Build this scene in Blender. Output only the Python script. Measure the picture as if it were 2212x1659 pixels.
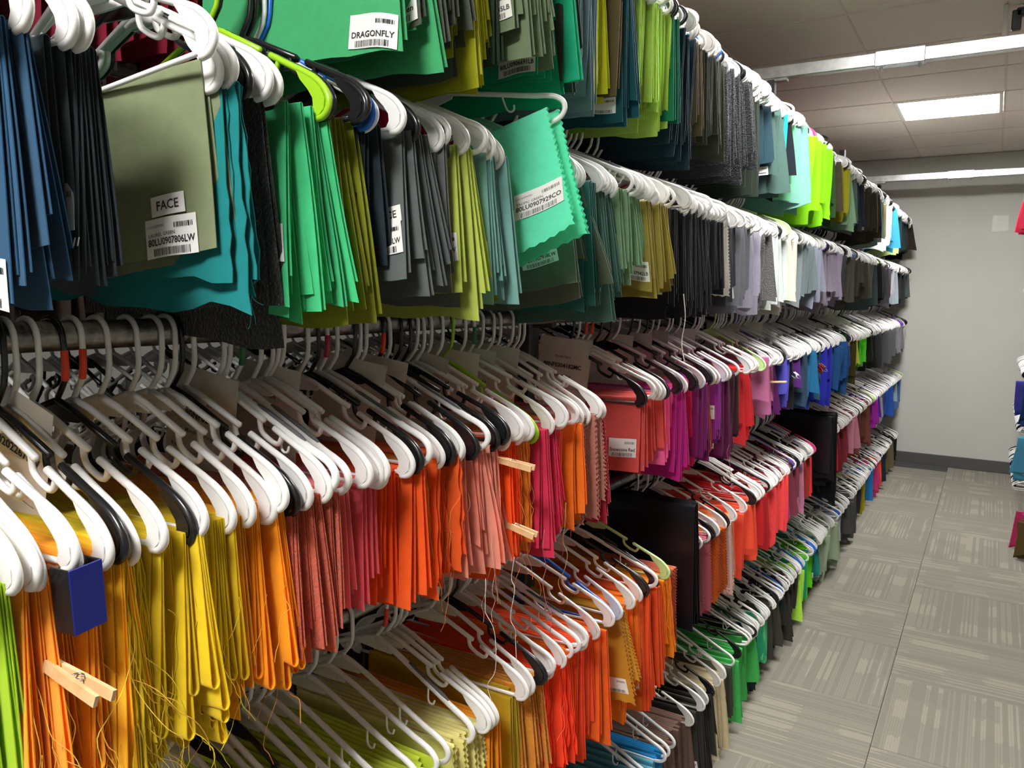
import bpy, math, random
import numpy as np
from mathutils import Matrix, Vector

random.seed(7)
rng = np.random.default_rng(7)
for o in list(bpy.data.objects):
    bpy.data.objects.remove(o)
scene = bpy.context.scene
col = scene.collection

# ------------------------------------------------------------------ camera
cam_d = bpy.data.cameras.new('camera')
cam_d.sensor_width = 36.0
cam_d.lens = 1704.75 / 2212 * 36.0
cam_d.clip_start = 0.02
cam = bpy.data.objects.new('camera', cam_d)
col.objects.link(cam)
cam.matrix_world = Matrix(((0.8540223, -0.07237733, 0.51517708, 0.0),
                           (0.52004489, 0.09190449, -0.84918012, 0.0),
                           (0.01411431, 0.99313397, 0.11612794, 1.5),
                           (0, 0, 0, 1)))
scene.camera = cam

# ------------------------------------------------------------------ light and exposure
PANEL_POWER = 19.0
PANEL_COLOR = (1.0, 0.98, 0.955)
PANEL_Y = (-3.6, -0.6, 2.35, 5.95)          # recessed troffers; both behind the camera added to fill the near swatches
PANEL_X = (-0.34,)
scene.view_settings.view_transform = 'Standard'
scene.view_settings.look = 'None'
scene.view_settings.gamma = 1.0
scene.view_settings.use_curve_mapping = False
scene.view_settings.exposure = 2.16
scene.cycles.max_bounces = 8
scene.cycles.diffuse_bounces = 6
scene.cycles.glossy_bounces = 2
scene.cycles.transmission_bounces = 2
scene.cycles.caustics_reflective = False
scene.cycles.caustics_refractive = False
PANEL_WHERE = {(i, j): '%s, %s' % (a, b) for i, a in enumerate(('over this aisle',)) for j, b in enumerate(('added fill far behind camera', 'added fill just behind camera', 'nearest the camera', 'near the far wall'))}
world = bpy.data.worlds.new('room_world')
scene.world = world
world.use_nodes = True
world.node_tree.nodes['Background'].inputs[0].default_value = (0.5, 0.48, 0.45, 1)
world.node_tree.nodes['Background'].inputs[1].default_value = 0.05

# ------------------------------------------------------------------ tables
#   left rack rails: height of each rail
RAIL = dict(A=2.31, B=1.895, C=1.445, D=.975, E=.455)
RX = -0.87                                # x of the rail line
CEIL = 2.72
WALL_Y = 7.93
# swatch bundles: start and end along the rail (m), colour, name, style
BUND = {
 'A': [
  (0.790, 0.829, '49b473', 'soft-green', 's'),
  (0.832, 0.931, '4f564a', 'fatigue-grey-green', 's'),
  (0.931, 1.018, 'b3b41c', 'mustard-yellow', 's'),
  (1.021, 1.056, '39503f', 'dark-fern', 's'),
  (1.059, 1.162, '78896a', 'sage-green', 's'),
  (1.167, 1.254, '1fb184', 'bright-mint', 's'),
  (1.257, 1.303, '3d4038', 'charcoal-olive', 's'),
  (1.307, 1.420, '7b9299', 'blue-grey', 's'),
  (1.424, 1.494, 'cdd22f', 'lemon-lime', 's'),
  (1.498, 1.526, '65573a', 'olive-brown', 's'),
  (1.528, 1.584, '13505a', 'deep-teal', 's'),
  (1.599, 1.770, 'a6c656', 'light-lime', 's'),
  (1.776, 1.819, '0f7154', 'pine-green', 's'),
  (1.822, 1.953, '15323f', 'navy-teal', 's'),
  (1.960, 2.033, '5e5540', 'khaki-brown', 's'),
  (2.041, 2.213, '384030', 'dark-olive', 's'),
  (2.222, 2.433, '1c2225', 'off-black', 't'),
  (2.454, 2.640, '212c1f', 'black-green', 's'),
  (2.646, 2.746, '1d3b45', 'dark-petrol', 's'),
  (2.752, 2.866, '45605a', 'grey-teal', 's'),
  (2.873, 2.915, '1aa5a5', 'cyan-teal', 's'),
  (2.923, 2.981, '101820', 'black', 's'),
  (2.989, 3.113, '92e3b8', 'pale-mint', 'h'),
  (3.121, 3.273, '8fc9bb', 'aqua', 'h'),
  (3.289, 3.706, '9df21c', 'neon-lime', 's'),
  (3.727, 3.815, '1d3345', 'ink-navy', 's'),
  (3.827, 3.979, '3d6a35', 'forest-green', 's'),
  (3.991, 4.118, '55503a', 'drab-olive', 's'),
  (4.131, 4.294, 'aba825', 'old-gold', 's'),
  (4.309, 4.411, '89b08a', 'mint-grey', 's'),
  (4.425, 4.662, '667570', 'slate-grey-green', 's'),
  (4.679, 4.981, '2b333c', 'dark-slate', 's'),
  (5.000, 5.571, '3b3628', 'dark-khaki', 's'),
  (5.594, 5.842, '708278', 'grey-sage', 's'),
  (5.868, 6.001, 'a08a60', 'tan', 's'),
  (6.028, 6.315, 'dcefe2', 'mint-white', 's'),
  (6.345, 6.598, '2d85a0', 'teal-blue', 's'),
  (6.631, 6.800, 'c9dc8e', 'pale-lime', 's'),
  (6.835, 7.364, '203034', 'dark-teal-grey', 's'),
  (7.405, 7.840, '2e2822', 'dark-brown', 's'),
 ],
 'B': [
  (0.310, 0.337, '5d5441', 'brown-olive', 'f'),
  (0.339, 0.367, '1e4e70', 'deep-blue', 's'),
  (0.379, 0.401, '2c3b42', 'dark-slate-teal', 's'),
  (0.405, 0.429, '27333a', 'slate-black', 's'),
  (0.513, 0.537, '818b67', 'sage-olive', 's'),
  (0.540, 0.575, '0f8586', 'teal', 'f'),
  (0.586, 0.625, '2a2b2b', 'charcoal', 't'),
  (0.633, 0.704, '45c784', 'spring-green', 's'),
  (0.710, 0.754, '8f9420', 'chartreuse', 's'),
  (0.756, 0.798, '24323b', 'blue-black', 's'),
  (0.826, 0.886, '5d6462', 'steel-grey', 's'),
  (0.892, 0.936, '636866', 'mid-grey', 's'),
  (0.944, 0.989, 'bccb5b', 'lime-yellow', 's'),
  (1.007, 1.061, '7fb3ab', 'pale-aqua', 's'),
  (1.065, 1.092, '9aaa35', 'olive-lime', 's'),
  (1.218, 1.292, '68e6bc', 'mint-green', 'p'),
  (1.299, 1.341, '6b7564', 'grey-olive', 's'),
  (1.343, 1.380, '2f6d66', 'dark-sea-green', 's'),
  (1.384, 1.492, '4e7468', 'muted-teal', 's'),
  (1.504, 1.635, '7f9f7c', 'soft-sage', 's'),
  (1.654, 1.821, '998d3f', 'mustard-olive', 's'),
  (1.834, 1.927, '222428', 'black', 's'),
  (1.934, 2.091, '28292e', 'soft-black', 's'),
  (2.099, 2.225, '1b1b1f', 'jet-black', 's'),
  (2.234, 2.317, 'cfcdc2', 'off-white', 'p'),
  (2.326, 2.415, '3c3f43', 'dark-grey', 's'),
  (2.425, 2.521, '6d7076', 'medium-grey', 's'),
  (2.532, 2.683, '9d9aa9', 'lavender-grey', 's'),
  (2.689, 2.784, '4b4a4a', 'textured-charcoal', 't'),
  (2.797, 3.007, 'b9c0be', 'silver-grey', 'g'),
  (3.021, 3.163, 'd4d0c0', 'cream', 's'),
  (3.178, 3.336, '8d989b', 'light-slate', 's'),
  (3.344, 3.528, '78858a', 'blue-slate', 's'),
  (3.537, 3.702, '9196a8', 'periwinkle-grey', 's'),
  (3.722, 4.208, '93889a', 'mauve-grey', 's'),
  (4.235, 4.371, '45444a', 'dark-mauve', 's'),
  (4.385, 4.705, '57534a', 'taupe', 's'),
  (4.721, 5.092, '4d4943', 'dark-taupe', 's'),
  (5.111, 5.438, '615e55', 'warm-grey', 's'),
  (5.460, 5.664, '4c5a60', 'steel-blue-grey', 's'),
  (5.688, 5.833, '26262a', 'black-grey', 's'),
  (5.858, 6.378, '3f3b3f', 'plum-charcoal', 's'),
  (6.408, 6.824, 'a6a2a8', 'light-grey', 's'),
  (6.858, 7.108, '96a2ac', 'pale-blue-grey', 's'),
  (7.145, 7.497, '2b2b30', 'near-black', 's'),
  (7.538, 7.840, '56605f', 'grey-green', 's'),
 ],
 'C': [
  (0.280, 0.320, 'b9dc20', 'neon-yellow-green', 'l'),
  (0.326, 0.351, 'f8b030', 'amber', 'l'),
  (0.353, 0.379, 'f7aa28', 'marigold', 'l'),
  (0.381, 0.403, 'f9b82c', 'warm-amber', 'l'),
  (0.404, 0.424, 'f5c828', 'sunflower', 'l'),
  (0.426, 0.450, 'ead01e', 'bright-yellow', 'f'),
  (0.451, 0.477, 'e4ca1c', 'lemon-gold', 'l'),
  (0.478, 0.501, 'e6cc1c', 'golden-yellow', 'l'),
  (0.502, 0.538, 'dfc418', 'deep-yellow', 'l'),
  (0.540, 0.569, 'f0a81e', 'golden-orange', 's'),
  (0.570, 0.623, 'f2a61a', 'saffron', 'l'),
  (0.627, 0.667, 'd05a3c', 'brick-coral', 't'),
  (0.669, 0.703, 'c9563a', 'rust-coral', 't'),
  (0.705, 0.743, 'f78f92', 'pink', 'h'),
  (0.744, 0.779, 'f0616d', 'coral-pink', 's'),
  (0.783, 0.835, 'fb5514', 'neon-orange', 's'),
  (0.837, 0.871, 'f8601c', 'vivid-orange', 's'),
  (0.873, 0.897, 'eb9228', 'orange-gold', 'f'),
  (0.900, 0.958, 'ee6420', 'tangerine', 'f'),
  (0.968, 1.066, 'f5a893', 'pale-salmon', 'h'),
  (1.072, 1.138, 'fd5a12', 'fluorescent-orange', 's'),
  (1.141, 1.189, 'e2852a', 'amber-orange', 'f'),
  (1.192, 1.265, 'dd3358', 'raspberry', 's'),
  (1.269, 1.322, 'ef5b54', 'coral', 's'),
  (1.326, 1.365, 'f87f1e', 'bright-orange', 's'),
  (1.369, 1.442, 'bf8274', 'dusty-rose', 'p'),
  (1.446, 1.496, 'b81a36', 'crimson', 't'),
  (1.686, 1.824, 'e15a55', 'coral-red', 's'),
  (1.831, 1.903, 'f268a6', 'hot-pink', 's'),
  (1.910, 1.988, 'c4228c', 'magenta', 's'),
  (1.996, 2.064, 'df2a72', 'deep-pink', 's'),
  (2.072, 2.161, '8c2372', 'purple-magenta', 's'),
  (2.170, 2.222, 'c9421e', 'red-orange', 's'),
  (2.231, 2.304, '972a92', 'orchid-purple', 's'),
  (2.313, 2.400, '6d1450', 'plum', 's'),
  (2.411, 2.515, '3f1620', 'dark-maroon', 's'),
  (2.526, 2.676, 'df2c32', 'red', 's'),
  (2.788, 3.008, 'bb6c96', 'mauve-pink', 's'),
  (3.022, 3.062, '5e1a60', 'dark-violet', 's'),
  (3.069, 3.219, '514db8', 'violet-blue', 's'),
  (3.226, 3.280, '17141c', 'ink-black', 's'),
  (3.288, 3.393, '602a84', 'purple', 's'),
  (3.401, 3.504, '30465c', 'slate-blue', 's'),
  (3.513, 3.604, '1f6a96', 'ocean-blue', 's'),
  (3.614, 3.720, '2246b4', 'cobalt', 'f'),
  (3.730, 3.887, '2e586f', 'teal-slate', 's'),
  (3.898, 4.141, '262ba8', 'royal-blue', 's'),
  (4.153, 4.487, '1b4c84', 'denim-blue', 's'),
  (4.516, 4.652, '1d5ac6', 'bright-blue', 's'),
  (4.667, 4.730, 'c08a50', 'tan', 's'),
  (4.746, 4.862, '453d18', 'dark-olive-brown', 's'),
  (4.879, 5.000, 'b9c23a', 'yellow-green', 's'),
  (5.018, 5.166, '47603a', 'moss-green', 's'),
  (5.185, 5.468, '66da38', 'vivid-green', 'f'),
  (5.511, 5.831, '22241f', 'green-black', 's'),
  (5.855, 6.136, '3a3a40', 'graphite', 's'),
  (6.163, 6.919, '505054', 'grey', 's'),
  (6.987, 7.588, '7c7c82', 'pale-grey', 's'),
  (7.629, 7.840, 'b9b9b0', 'white-grey', 's'),
 ],
 'D': [
  (0.469, 0.612, 'c98f1c', 'ochre', 's'),
  (0.612, 0.709, 'a8b626', 'olive-lime', 's'),
  (0.709, 0.824, 'bfc92c', 'citron', 's'),
  (0.829, 0.921, 'd8ea48', 'lime-yellow', 's'),
  (0.951, 1.042, 'efe695', 'pale-cream-yellow', 'p'),
  (1.045, 1.074, 'e8920f', 'orange-yellow', 's'),
  (1.133, 1.169, 'cfae22', 'mustard-yellow', 's'),
  (1.172, 1.238, 'dd9020', 'golden-terry', 't'),
  (1.242, 1.337, 'f94e24', 'red-orange', 'f'),
  (1.341, 1.379, 'ef7418', 'bright-orange', 's'),
  (1.383, 1.462, 'f95a2c', 'vermilion', 's'),
  (1.467, 1.504, 'f76c20', 'orange', 's'),
  (1.584, 1.616, 'd59a2c', 'mustard-gold', 'p'),
  (1.621, 1.705, 'fb8520', 'tangerine', 's'),
  (1.710, 1.801, 'ee5c22', 'burnt-orange', 's'),
  (1.808, 1.886, 'ef921e', 'amber-orange', 'f'),
  (1.893, 1.956, 'c96850', 'terracotta-pink', 'p'),
  (2.045, 2.108, '131419', 'glossy-black', 'g'),
  (2.183, 2.272, 'c2656f', 'dusty-rose', 'p'),
  (2.281, 2.366, 'c9590f', 'rust-orange', 'p'),
  (2.376, 2.457, 'e0b6ab', 'blush', 'p'),
  (2.467, 2.531, 'fe9058', 'peach', 's'),
  (2.542, 2.754, 'fe5a3c', 'neon-coral', 's'),
  (2.766, 2.954, 'cf1e24', 'scarlet', 's'),
  (2.968, 3.197, 'fa4c50', 'coral-red', 's'),
  (3.210, 3.351, 'b83c84', 'magenta-pink', 's'),
  (3.366, 3.458, '7e3445', 'plum-red', 's'),
  (3.466, 3.572, 'dd93b5', 'light-pink', 'h'),
  (3.581, 3.694, 'a2332a', 'brick-red', 's'),
  (3.713, 3.826, 'f03e44', 'bright-red', 's'),
  (4.144, 4.263, '121216', 'black', 'g'),
  (4.287, 4.415, 'c82228', 'red', 's'),
  (4.428, 4.695, '701c28', 'dark-red', 's'),
  (4.710, 4.915, '8f2c3a', 'burgundy', 's'),
  (4.931, 5.085, 'c07f92', 'rose-pink', 's'),
  (5.103, 5.424, '985a58', 'brown-rose', 's'),
  (5.445, 5.861, '875046', 'clay-brown', 's'),
  (5.885, 6.007, 'b02cb0', 'bright-magenta', 's'),
  (6.032, 6.267, '4d2196', 'violet', 's'),
  (6.294, 6.463, 'a6a6ac', 'silver-grey', 's'),
  (6.493, 6.704, '6c4c84', 'dusky-purple', 's'),
  (6.735, 7.066, '2450a8', 'blue', 's'),
  (7.101, 7.433, '93a9b3', 'pale-blue-grey', 's'),
  (7.471, 7.840, '5379ac', 'denim-blue', 's'),
 ],
 'E': [
  (1.118, 1.402, '16205a', 'indigo', 's'),
  (1.424, 1.637, '163a86', 'navy-blue', 's'),
  (1.714, 1.892, '6ab6cc', 'light-blue', 's'),
  (1.899, 1.955, '1b8ccb', 'bright-blue', 's'),
  (1.962, 2.149, '83675b', 'taupe-mauve', 's'),
  (2.166, 2.327, '3d3b34', 'charcoal-olive', 's'),
  (2.337, 2.477, 'dfd1aa', 'cream', 's'),
  (2.488, 2.541, '4a4a3c', 'grey-olive', 's'),
  (2.552, 2.815, '4abf5c', 'grass-green', 's'),
  (2.828, 2.921, '0f2c2c', 'blackish-teal', 's'),
  (2.935, 3.004, '2cab7a', 'jade-green', 's'),
  (3.015, 3.071, '66da94', 'light-green', 's'),
  (3.082, 3.252, '434136', 'dark-olive', 'f'),
  (3.265, 3.318, '1d3c34', 'bottle-green', 's'),
  (3.331, 3.566, '322f2a', 'black-brown', 's'),
  (3.582, 3.714, 'b8f04e', 'yellow-green', 's'),
  (3.723, 3.821, '219d7c', 'jade', 's'),
  (3.830, 4.056, '6ddd1c', 'neon-green', 's'),
  (4.077, 4.164, '1f9080', 'teal', 's'),
  (4.186, 4.581, '97a88c', 'pale-sage', 's'),
  (4.608, 4.692, 'c9cbcc', 'white-grey', 's'),
  (4.706, 4.871, '7b7c80', 'mid-grey', 's'),
  (4.902, 5.350, '50504e', 'dark-grey', 's'),
  (5.389, 5.588, '3a383c', 'charcoal', 's'),
  (5.609, 5.738, '717464', 'grey-khaki', 's'),
  (5.760, 5.873, 'c9bd2c', 'yellow', 's'),
  (5.896, 6.113, '2d86cc', 'sky-blue', 's'),
  (6.139, 6.268, 'd4d4d2', 'white', 's'),
  (6.295, 6.431, 'd43a7a', 'pink', 's'),
  (6.459, 6.633, 'f25e24', 'orange', 's'),
  (6.663, 7.012, '1b2132', 'navy', 's'),
  (7.046, 7.478, '6d6444', 'khaki', 's'),
  (7.516, 7.840, '1c1c18', 'black', 's'),
 ],
}
# hangers near the camera: place along the rail, colour and type code
HANG = {
 'A': [],
 'B': [(0.313, 'WP'), (0.329, 'WP'), (0.353, 'WP'), (0.387, 'WP'), (0.404, 'WP'), (0.512, 'WP'), (0.529, 'WP'), (0.551, 'WP'), (0.574, 'BP'), (0.599, 'WP'), (0.609, 'WP'), (0.615, 'BP'), (0.686, 'LP'), (0.691, 'BP'), (0.734, 'BP'), (0.744, 'BP'), (0.758, 'WS'), (0.769, 'UP'), (0.814, 'WP'), (0.837, 'BP'), (0.893, 'WP'), (0.924, 'WS'), (0.946, 'WP'), (0.998, 'WS'), (1.019, 'WP'), (1.041, 'WP'), (1.061, 'WP'), (1.249, 'SP'), (1.281, 'WP'), (1.303, 'WP'), (1.336, 'WP'), (1.408, 'WP'), (1.432, 'WP'), (1.460, 'WP'), (1.496, 'WP'), (1.546, 'WS'), (1.576, 'WS')],
 'C': [(0.285, 'WP'), (0.298, 'WP'), (0.310, 'WP'), (0.324, 'WP'), (0.339, 'WP'), (0.352, 'WP'), (0.373, 'WP'), (0.398, 'WP'), (0.412, 'BP'), (0.423, 'WP'), (0.445, 'WP'), (0.471, 'BP'), (0.492, 'WP'), (0.521, 'WP'), (0.558, 'WP'), (0.589, 'WP'), (0.608, 'WP'), (0.616, 'BP'), (0.633, 'WP'), (0.680, 'WP'), (0.690, 'WG'), (0.709, 'WG'), (0.739, 'WP'), (0.759, 'WP'), (0.770, 'WP'), (0.781, 'WP'), (0.826, 'WP'), (0.847, 'BP'), (0.865, 'WG'), (0.885, 'WP'), (0.926, 'BP'), (0.937, 'WP'), (0.952, 'WP'), (0.993, 'BP'), (1.009, 'WG'), (1.038, 'BP'), (1.062, 'BP'), (1.083, 'WP'), (1.099, 'WP'), (1.122, 'WP'), (1.156, 'WP'), (1.189, 'LP'), (1.228, 'WP'), (1.256, 'WP'), (1.289, 'WG'), (1.328, 'WS'), (1.353, 'WP'), (1.403, 'WP'), (1.427, 'WP'), (1.447, 'WP'), (1.680, 'BP'), (1.708, 'WS'), (1.744, 'WP'), (1.780, 'WP'), (1.837, 'BP'), (1.894, 'BP'), (1.950, 'WP'), (2.036, 'BP'), (2.087, 'WP'), (2.148, 'BP'), (2.191, 'WP'), (2.240, 'WP'), (2.328, 'WP'), (2.358, 'WP'), (2.428, 'WS'), (2.575, 'WP'), (2.616, 'WP')],
 'D': [(0.590, 'WS'), (0.612, 'WP'), (0.635, 'BP'), (0.650, 'WS'), (0.666, 'WP'), (0.687, 'BP'), (0.708, 'WS'), (0.735, 'WS'), (0.758, 'WS'), (0.782, 'WS'), (0.833, 'WS'), (0.876, 'WS'), (0.913, 'WS'), (0.999, 'WG'), (1.021, 'WP'), (1.037, 'WP'), (1.055, 'WP'), (1.142, 'WP'), (1.188, 'WP'), (1.209, 'BP'), (1.241, 'WS'), (1.259, 'WP'), (1.293, 'WP'), (1.320, 'WS'), (1.349, 'WS'), (1.369, 'WG'), (1.397, 'WP'), (1.452, 'WP'), (1.506, 'WP'), (1.546, 'UP'), (1.587, 'WP'), (1.637, 'WP'), (1.679, 'WP'), (1.720, 'BP'), (1.756, 'WG'), (1.800, 'BP'), (1.851, 'MP'), (2.113, 'WS'), (2.189, 'WS'), (2.242, 'BP'), (2.279, 'WP'), (2.355, 'WP'), (2.415, 'BP'), (2.488, 'WP'), (2.611, 'WP'), (2.695, 'BP')],
 'E': [(1.274, 'WS'), (1.334, 'WS'), (1.398, 'WP'), (1.491, 'WS'), (1.566, 'WS'), (1.755, 'WS'), (1.796, 'WS'), (1.896, 'WS'), (1.920, 'WS'), (1.974, 'WS'), (2.115, 'WP'), (2.208, 'WP'), (2.262, 'WP'), (2.308, 'BP'), (2.396, 'WP'), (2.447, 'WP'), (2.479, 'WS'), (2.555, 'WS'), (2.635, 'BP'), (2.731, 'WS')],
}

HOVER = {('B', .511): (.0, -.10)}
EXTRA_H = [('B', 1.100, 'WS', .30, -.36)]
# layout of single bundles that hang differently from their neighbours
OVER = {
 ('B', 'sage-olive'): dict(rise=.10, dz=.002, n=3, L=.192, a1=.185, slant=.14, wave=.002, fan=.03, hemslope=.02, hem=.002, yaw=.08),
 ('B', 'brown-olive'): dict(L=.24), ('B', 'deep-blue'): dict(L=.225, a1=.19, slant=.14, n=7),
 ('B', 'dark-slate-teal'): dict(L=.19, slant=.08), ('B', 'slate-black'): dict(L=.205, a1=.185, slant=.10, n=5),
 ('B', 'teal'): dict(L=.20, a1=.20, slant=.13), ('B', 'charcoal'): dict(L=.235, a1=.175, slant=.12),
 ('B', 'spring-green'): dict(L=.225, n=15, wave=.006, slant=.18, fan=.12), ('B', 'chartreuse'): dict(L=.25, slant=.16, wave=.004),
 ('B', 'blue-black'): dict(L=.20), ('B', 'steel-grey'): dict(L=.195, a1=.195, slant=.18, n=9, fan=.2), ('B', 'mid-grey'): dict(L=.20, n=7),
 ('B', 'lime-yellow'): dict(L=.215, a1=.2, slant=.14), ('B', 'pale-aqua'): dict(L=.22, a1=.2, slant=.12),
 ('B', 'mint-green'): dict(y=1.100, yaw=.30, roll=0, n=2, L=.215, a0=.02, a1=.235, slant=.24, wave=.004, hemslope=.05, rise=.38, dz=.0, tilt=-.03, fan=.02),
 ('B', 'olive-lime'): dict(L=.23), ('B', 'dark-sea-green'): dict(L=.245), ('B', 'grey-olive'): dict(L=.215, n=6, a1=.195, slant=.22, fan=.25, hemslope=.06), ('B', 'muted-teal'): dict(L=.24, a1=.195, slant=.1, n=9),
 ('B', 'soft-sage'): dict(L=.165, n=9, slant=.1), ('B', 'mustard-olive'): dict(L=.19, n=10, slant=.16, wave=.006),
 ('A', 'soft-green'): dict(L=.33, slant=.16, a1=.195),
 ('A', 'fatigue-grey-green'): dict(L=.30, a1=.2, slant=.14), ('A', 'mustard-yellow'): dict(L=.30, slant=.1), ('A', 'sage-green'): dict(L=.235, a1=.2, slant=.14),
 ('A', 'bright-mint'): dict(L=.27, n=8), ('A', 'neon-lime'): dict(L=.30, a1=.215, slant=.1), ('A', 'light-lime'): dict(L=.24, a1=.195),
 ('C', 'neon-yellow-green'): dict(L=.27, n=9), ('C', 'amber'): dict(L=.26, n=6, wave=.005), ('C', 'marigold'): dict(L=.27, n=6), ('C', 'warm-amber'): dict(L=.25, n=5),
 ('C', 'sunflower'): dict(L=.22, n=4), ('C', 'bright-yellow'): dict(L=.235, n=9), ('C', 'lemon-gold'): dict(L=.205, n=9), ('C', 'golden-yellow'): dict(L=.20, n=8), ('C', 'deep-yellow'): dict(L=.19, n=9),
 ('C', 'golden-orange'): dict(L=.185, n=7, a1=.19), ('C', 'saffron'): dict(L=.195, n=12), ('C', 'brick-coral'): dict(L=.175, n=11), ('C', 'rust-coral'): dict(L=.17, n=10),
 ('C', 'pink'): dict(L=.165), ('C', 'coral-pink'): dict(L=.16), ('C', 'neon-orange'): dict(L=.18), ('C', 'pale-salmon'): dict(L=.19, n=9, wave=.009, slant=.12),
 ('C', 'coral-red'): dict(L=.165, n=7, a1=.195, slant=.02, fan=.12, hem=.002), ('C', 'mauve-pink'): dict(L=.19, a1=.19, slant=.14, n=6, hemslope=-.03, dz=.03),
 ('C', 'orchid-purple'): dict(L=.18, a1=.2, slant=.05), ('C', 'denim-blue'): dict(L=.22, a1=.225), ('C', 'hot-pink'): dict(L=.175), ('C', 'magenta'): dict(L=.20), ('C', 'purple-magenta'): dict(L=.20),
 ('D', 'ochre'): dict(n=12, L=.22), ('D', 'olive-lime'): dict(n=8, L=.22), ('D', 'citron'): dict(n=8, L=.22), ('D', 'lime-yellow'): dict(n=9, L=.22, a1=.185, slant=.02),
 ('D', 'pale-cream-yellow'): dict(n=9, L=.24, a1=.19, slant=.1), ('D', 'mustard-yellow'): dict(n=4, L=.24, a1=.187, slant=.08, hem=.001, wave=.001), ('D', 'golden-terry'): dict(L=.21, n=7, slant=.1),
 ('D', 'red-orange'): dict(L=.23), ('D', 'mustard-gold'): dict(L=.20, a1=.20, slant=.25),
 ('D', 'glossy-black'): dict(L=.34, a0=-.10, a1=.215, dz=.145, n=5, slant=.06, wave=.003, hemslope=.0),
 ('D', 'black'): dict(L=.40, a1=.215, dz=.13), ('D', 'terracotta-pink'): dict(L=.21, n=4), ('D', 'neon-coral'): dict(L=.21, a1=.195),
 ('E', 'light-blue'): dict(L=.22, n=6, a1=.195, slant=.04, wave=.0015), ('E', 'charcoal-olive'): dict(L=.225, n=5, a1=.2, slant=.12), ('E', 'cream'): dict(L=.225, slant=.12),
 ('E', 'grass-green'): dict(L=.225, a1=.205, slant=.2), ('E', 'pale-sage'): dict(L=.23, a1=.21), ('E', 'dark-grey'): dict(a1=.21),
}
# lettered stickers: kind, layer, place along the hanger, drop below the bar, turn, lines
STICK = {
 ('B', 'sage-olive'): [('face', 0, .128, .140, .04, ['FACE']), ('code', 0, .130, .173, .02, ['80LU0907806LW', 'LAUREL GREEN', 'LULULEMON']), ('code', 2, .19, .133, .02, ['80LU0907806LW'])],
 ('B', 'slate-black'): [('code', 0, .185, .142, .03, ['0907778LB'])],
 ('B', 'deep-blue'): [('code', 0, .19, .212, .02, ['0907771LB'])],
 ('B', 'spring-green'): [('code', 0, .195, .158, .05, ['80LU0907850LW']), ('code', 1, .195, .187, .05, [])],
 ('B', 'chartreuse'): [('code', 0, .150, .195, -.05, ['80LU0907851LW'])],
 ('B', 'steel-grey'): [('face', 0, .185, .112, .1, ['FACE']), ('code', 0, .192, .142, .06, ['80LU0907906LW', 'PALM DECO', 'LULULEMON'])],
 ('B', 'lime-yellow'): [('code', 0, .190, .150, .04, ['80LU0907307LW', 'DESIGN TOOLS'])],
 ('B', 'pale-aqua'): [('code', 0, .190, .15, .02, ['0907307LW'])],
 ('B', 'mint-green'): [('code', 0, .205, .145, -.10, ['80LU0907929CO', 'TROPIC GREEN', 'LULULEMON'])],
 ('B', 'grey-olive'): [('code', 0, .130, .150, .12, ['80LU0907938LW'])],
 ('B', 'dark-sea-green'): [('code', 0, .135, .19, .0, ['0907902LB'])],
 ('B', 'muted-teal'): [('code', 0, .180, .195, .02, ['80LU0907970LB']), ('face', 0, .182, .162, .02, ['FACE'])],
 ('B', 'mustard-olive'): [('code', 0, .180, .15, .04, ['80LU0907942LB'])],
 ('A', 'soft-green'): [('code', 0, .215, .305, -.12, ['DRAGONFLY'])],
 ('A', 'fatigue-grey-green'): [('code', 0, .212, .272, .0, ['Fatigue Green']), ('code', 0, .208, .225, .02, ['Fatigue Green'])],
 ('A', 'sage-green'): [('code', 0, .205, .198, .06, ['80LU0906635LB', 'DESIGN TOOLS'])],
 ('A', 'bright-mint'): [('code', 0, .175, .245, .0, ['80LU0906691LB'])],
 ('C', 'coral-red'): [('code', 0, .154, .113, .0, ['Snowcone Red'])],
 ('C', 'mauve-pink'): [('code', 0, .175, .115, .0, ['NF0402317CK'])],
 ('C', 'orchid-purple'): [('code', 0, .180, .10, .0, [])],
 ('C', 'golden-orange'): [('code', 0, .185, .10, .05, ['0NPW'])],
 ('B', 'teal'): [], ('B', 'dark-slate-teal'): [], ('C', 'hot-pink'): [],
 ('E', 'charcoal-olive'): [('code', 0, .175, .165, .1, ['0703014MC'])],
}
# loose threads: bundle, count, colour, length, seed, reach
THREADS = [
 (('C', 'amber'), 15, 'f2c24a', 0.17, 1, 0.045), (('C', 'marigold'), 14, 'f0b840', 0.17, 2, 0.045), (('C', 'warm-amber'), 9, 'f5bd4a', 0.15, 3, 0.04), (('C', 'sunflower'), 12, 'eed04a', 0.16, 4, 0.04),
 (('C', 'bright-yellow'), 24, 'e6cf2a', 0.15, 5, 0.04), (('C', 'lemon-gold'), 14, 'e2ca28', 0.13, 6, 0.035), (('C', 'golden-yellow'), 4, 'e2ca28', .10, 7, .02), (('C', 'deep-yellow'), 3, 'e2ca28', .1, 8, .02),
 (('C', 'saffron'), 5, 'f0a838', .12, 9, .025), (('C', 'pale-salmon'), 8, 'f8c4b0', .14, 10, .02), (('C', 'orange-gold'), 6, 'f0a83a', .1, 11, .02), (('C', 'tangerine'), 4, 'f08a48', .1, 12, .02),
 (('C', 'fluorescent-orange'), 6, 'f89a50', .12, 13, .025), (('C', 'amber-orange'), 4, 'f0a040', .12, 14, .02), (('C', 'raspberry'), 3, 'e86a80', .14, 15, .02), (('C', 'neon-yellow-green'), 3, 'd6ea60', .12, 16, .02),
 (('D', 'red-orange'), 3, 'f87a50', .08, 17, .02), (('D', 'amber-orange'), 4, 'f0b050', .1, 18, .02), (('B', 'teal'), 4, '2aa0a0', .06, 19, .012),
]
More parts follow.
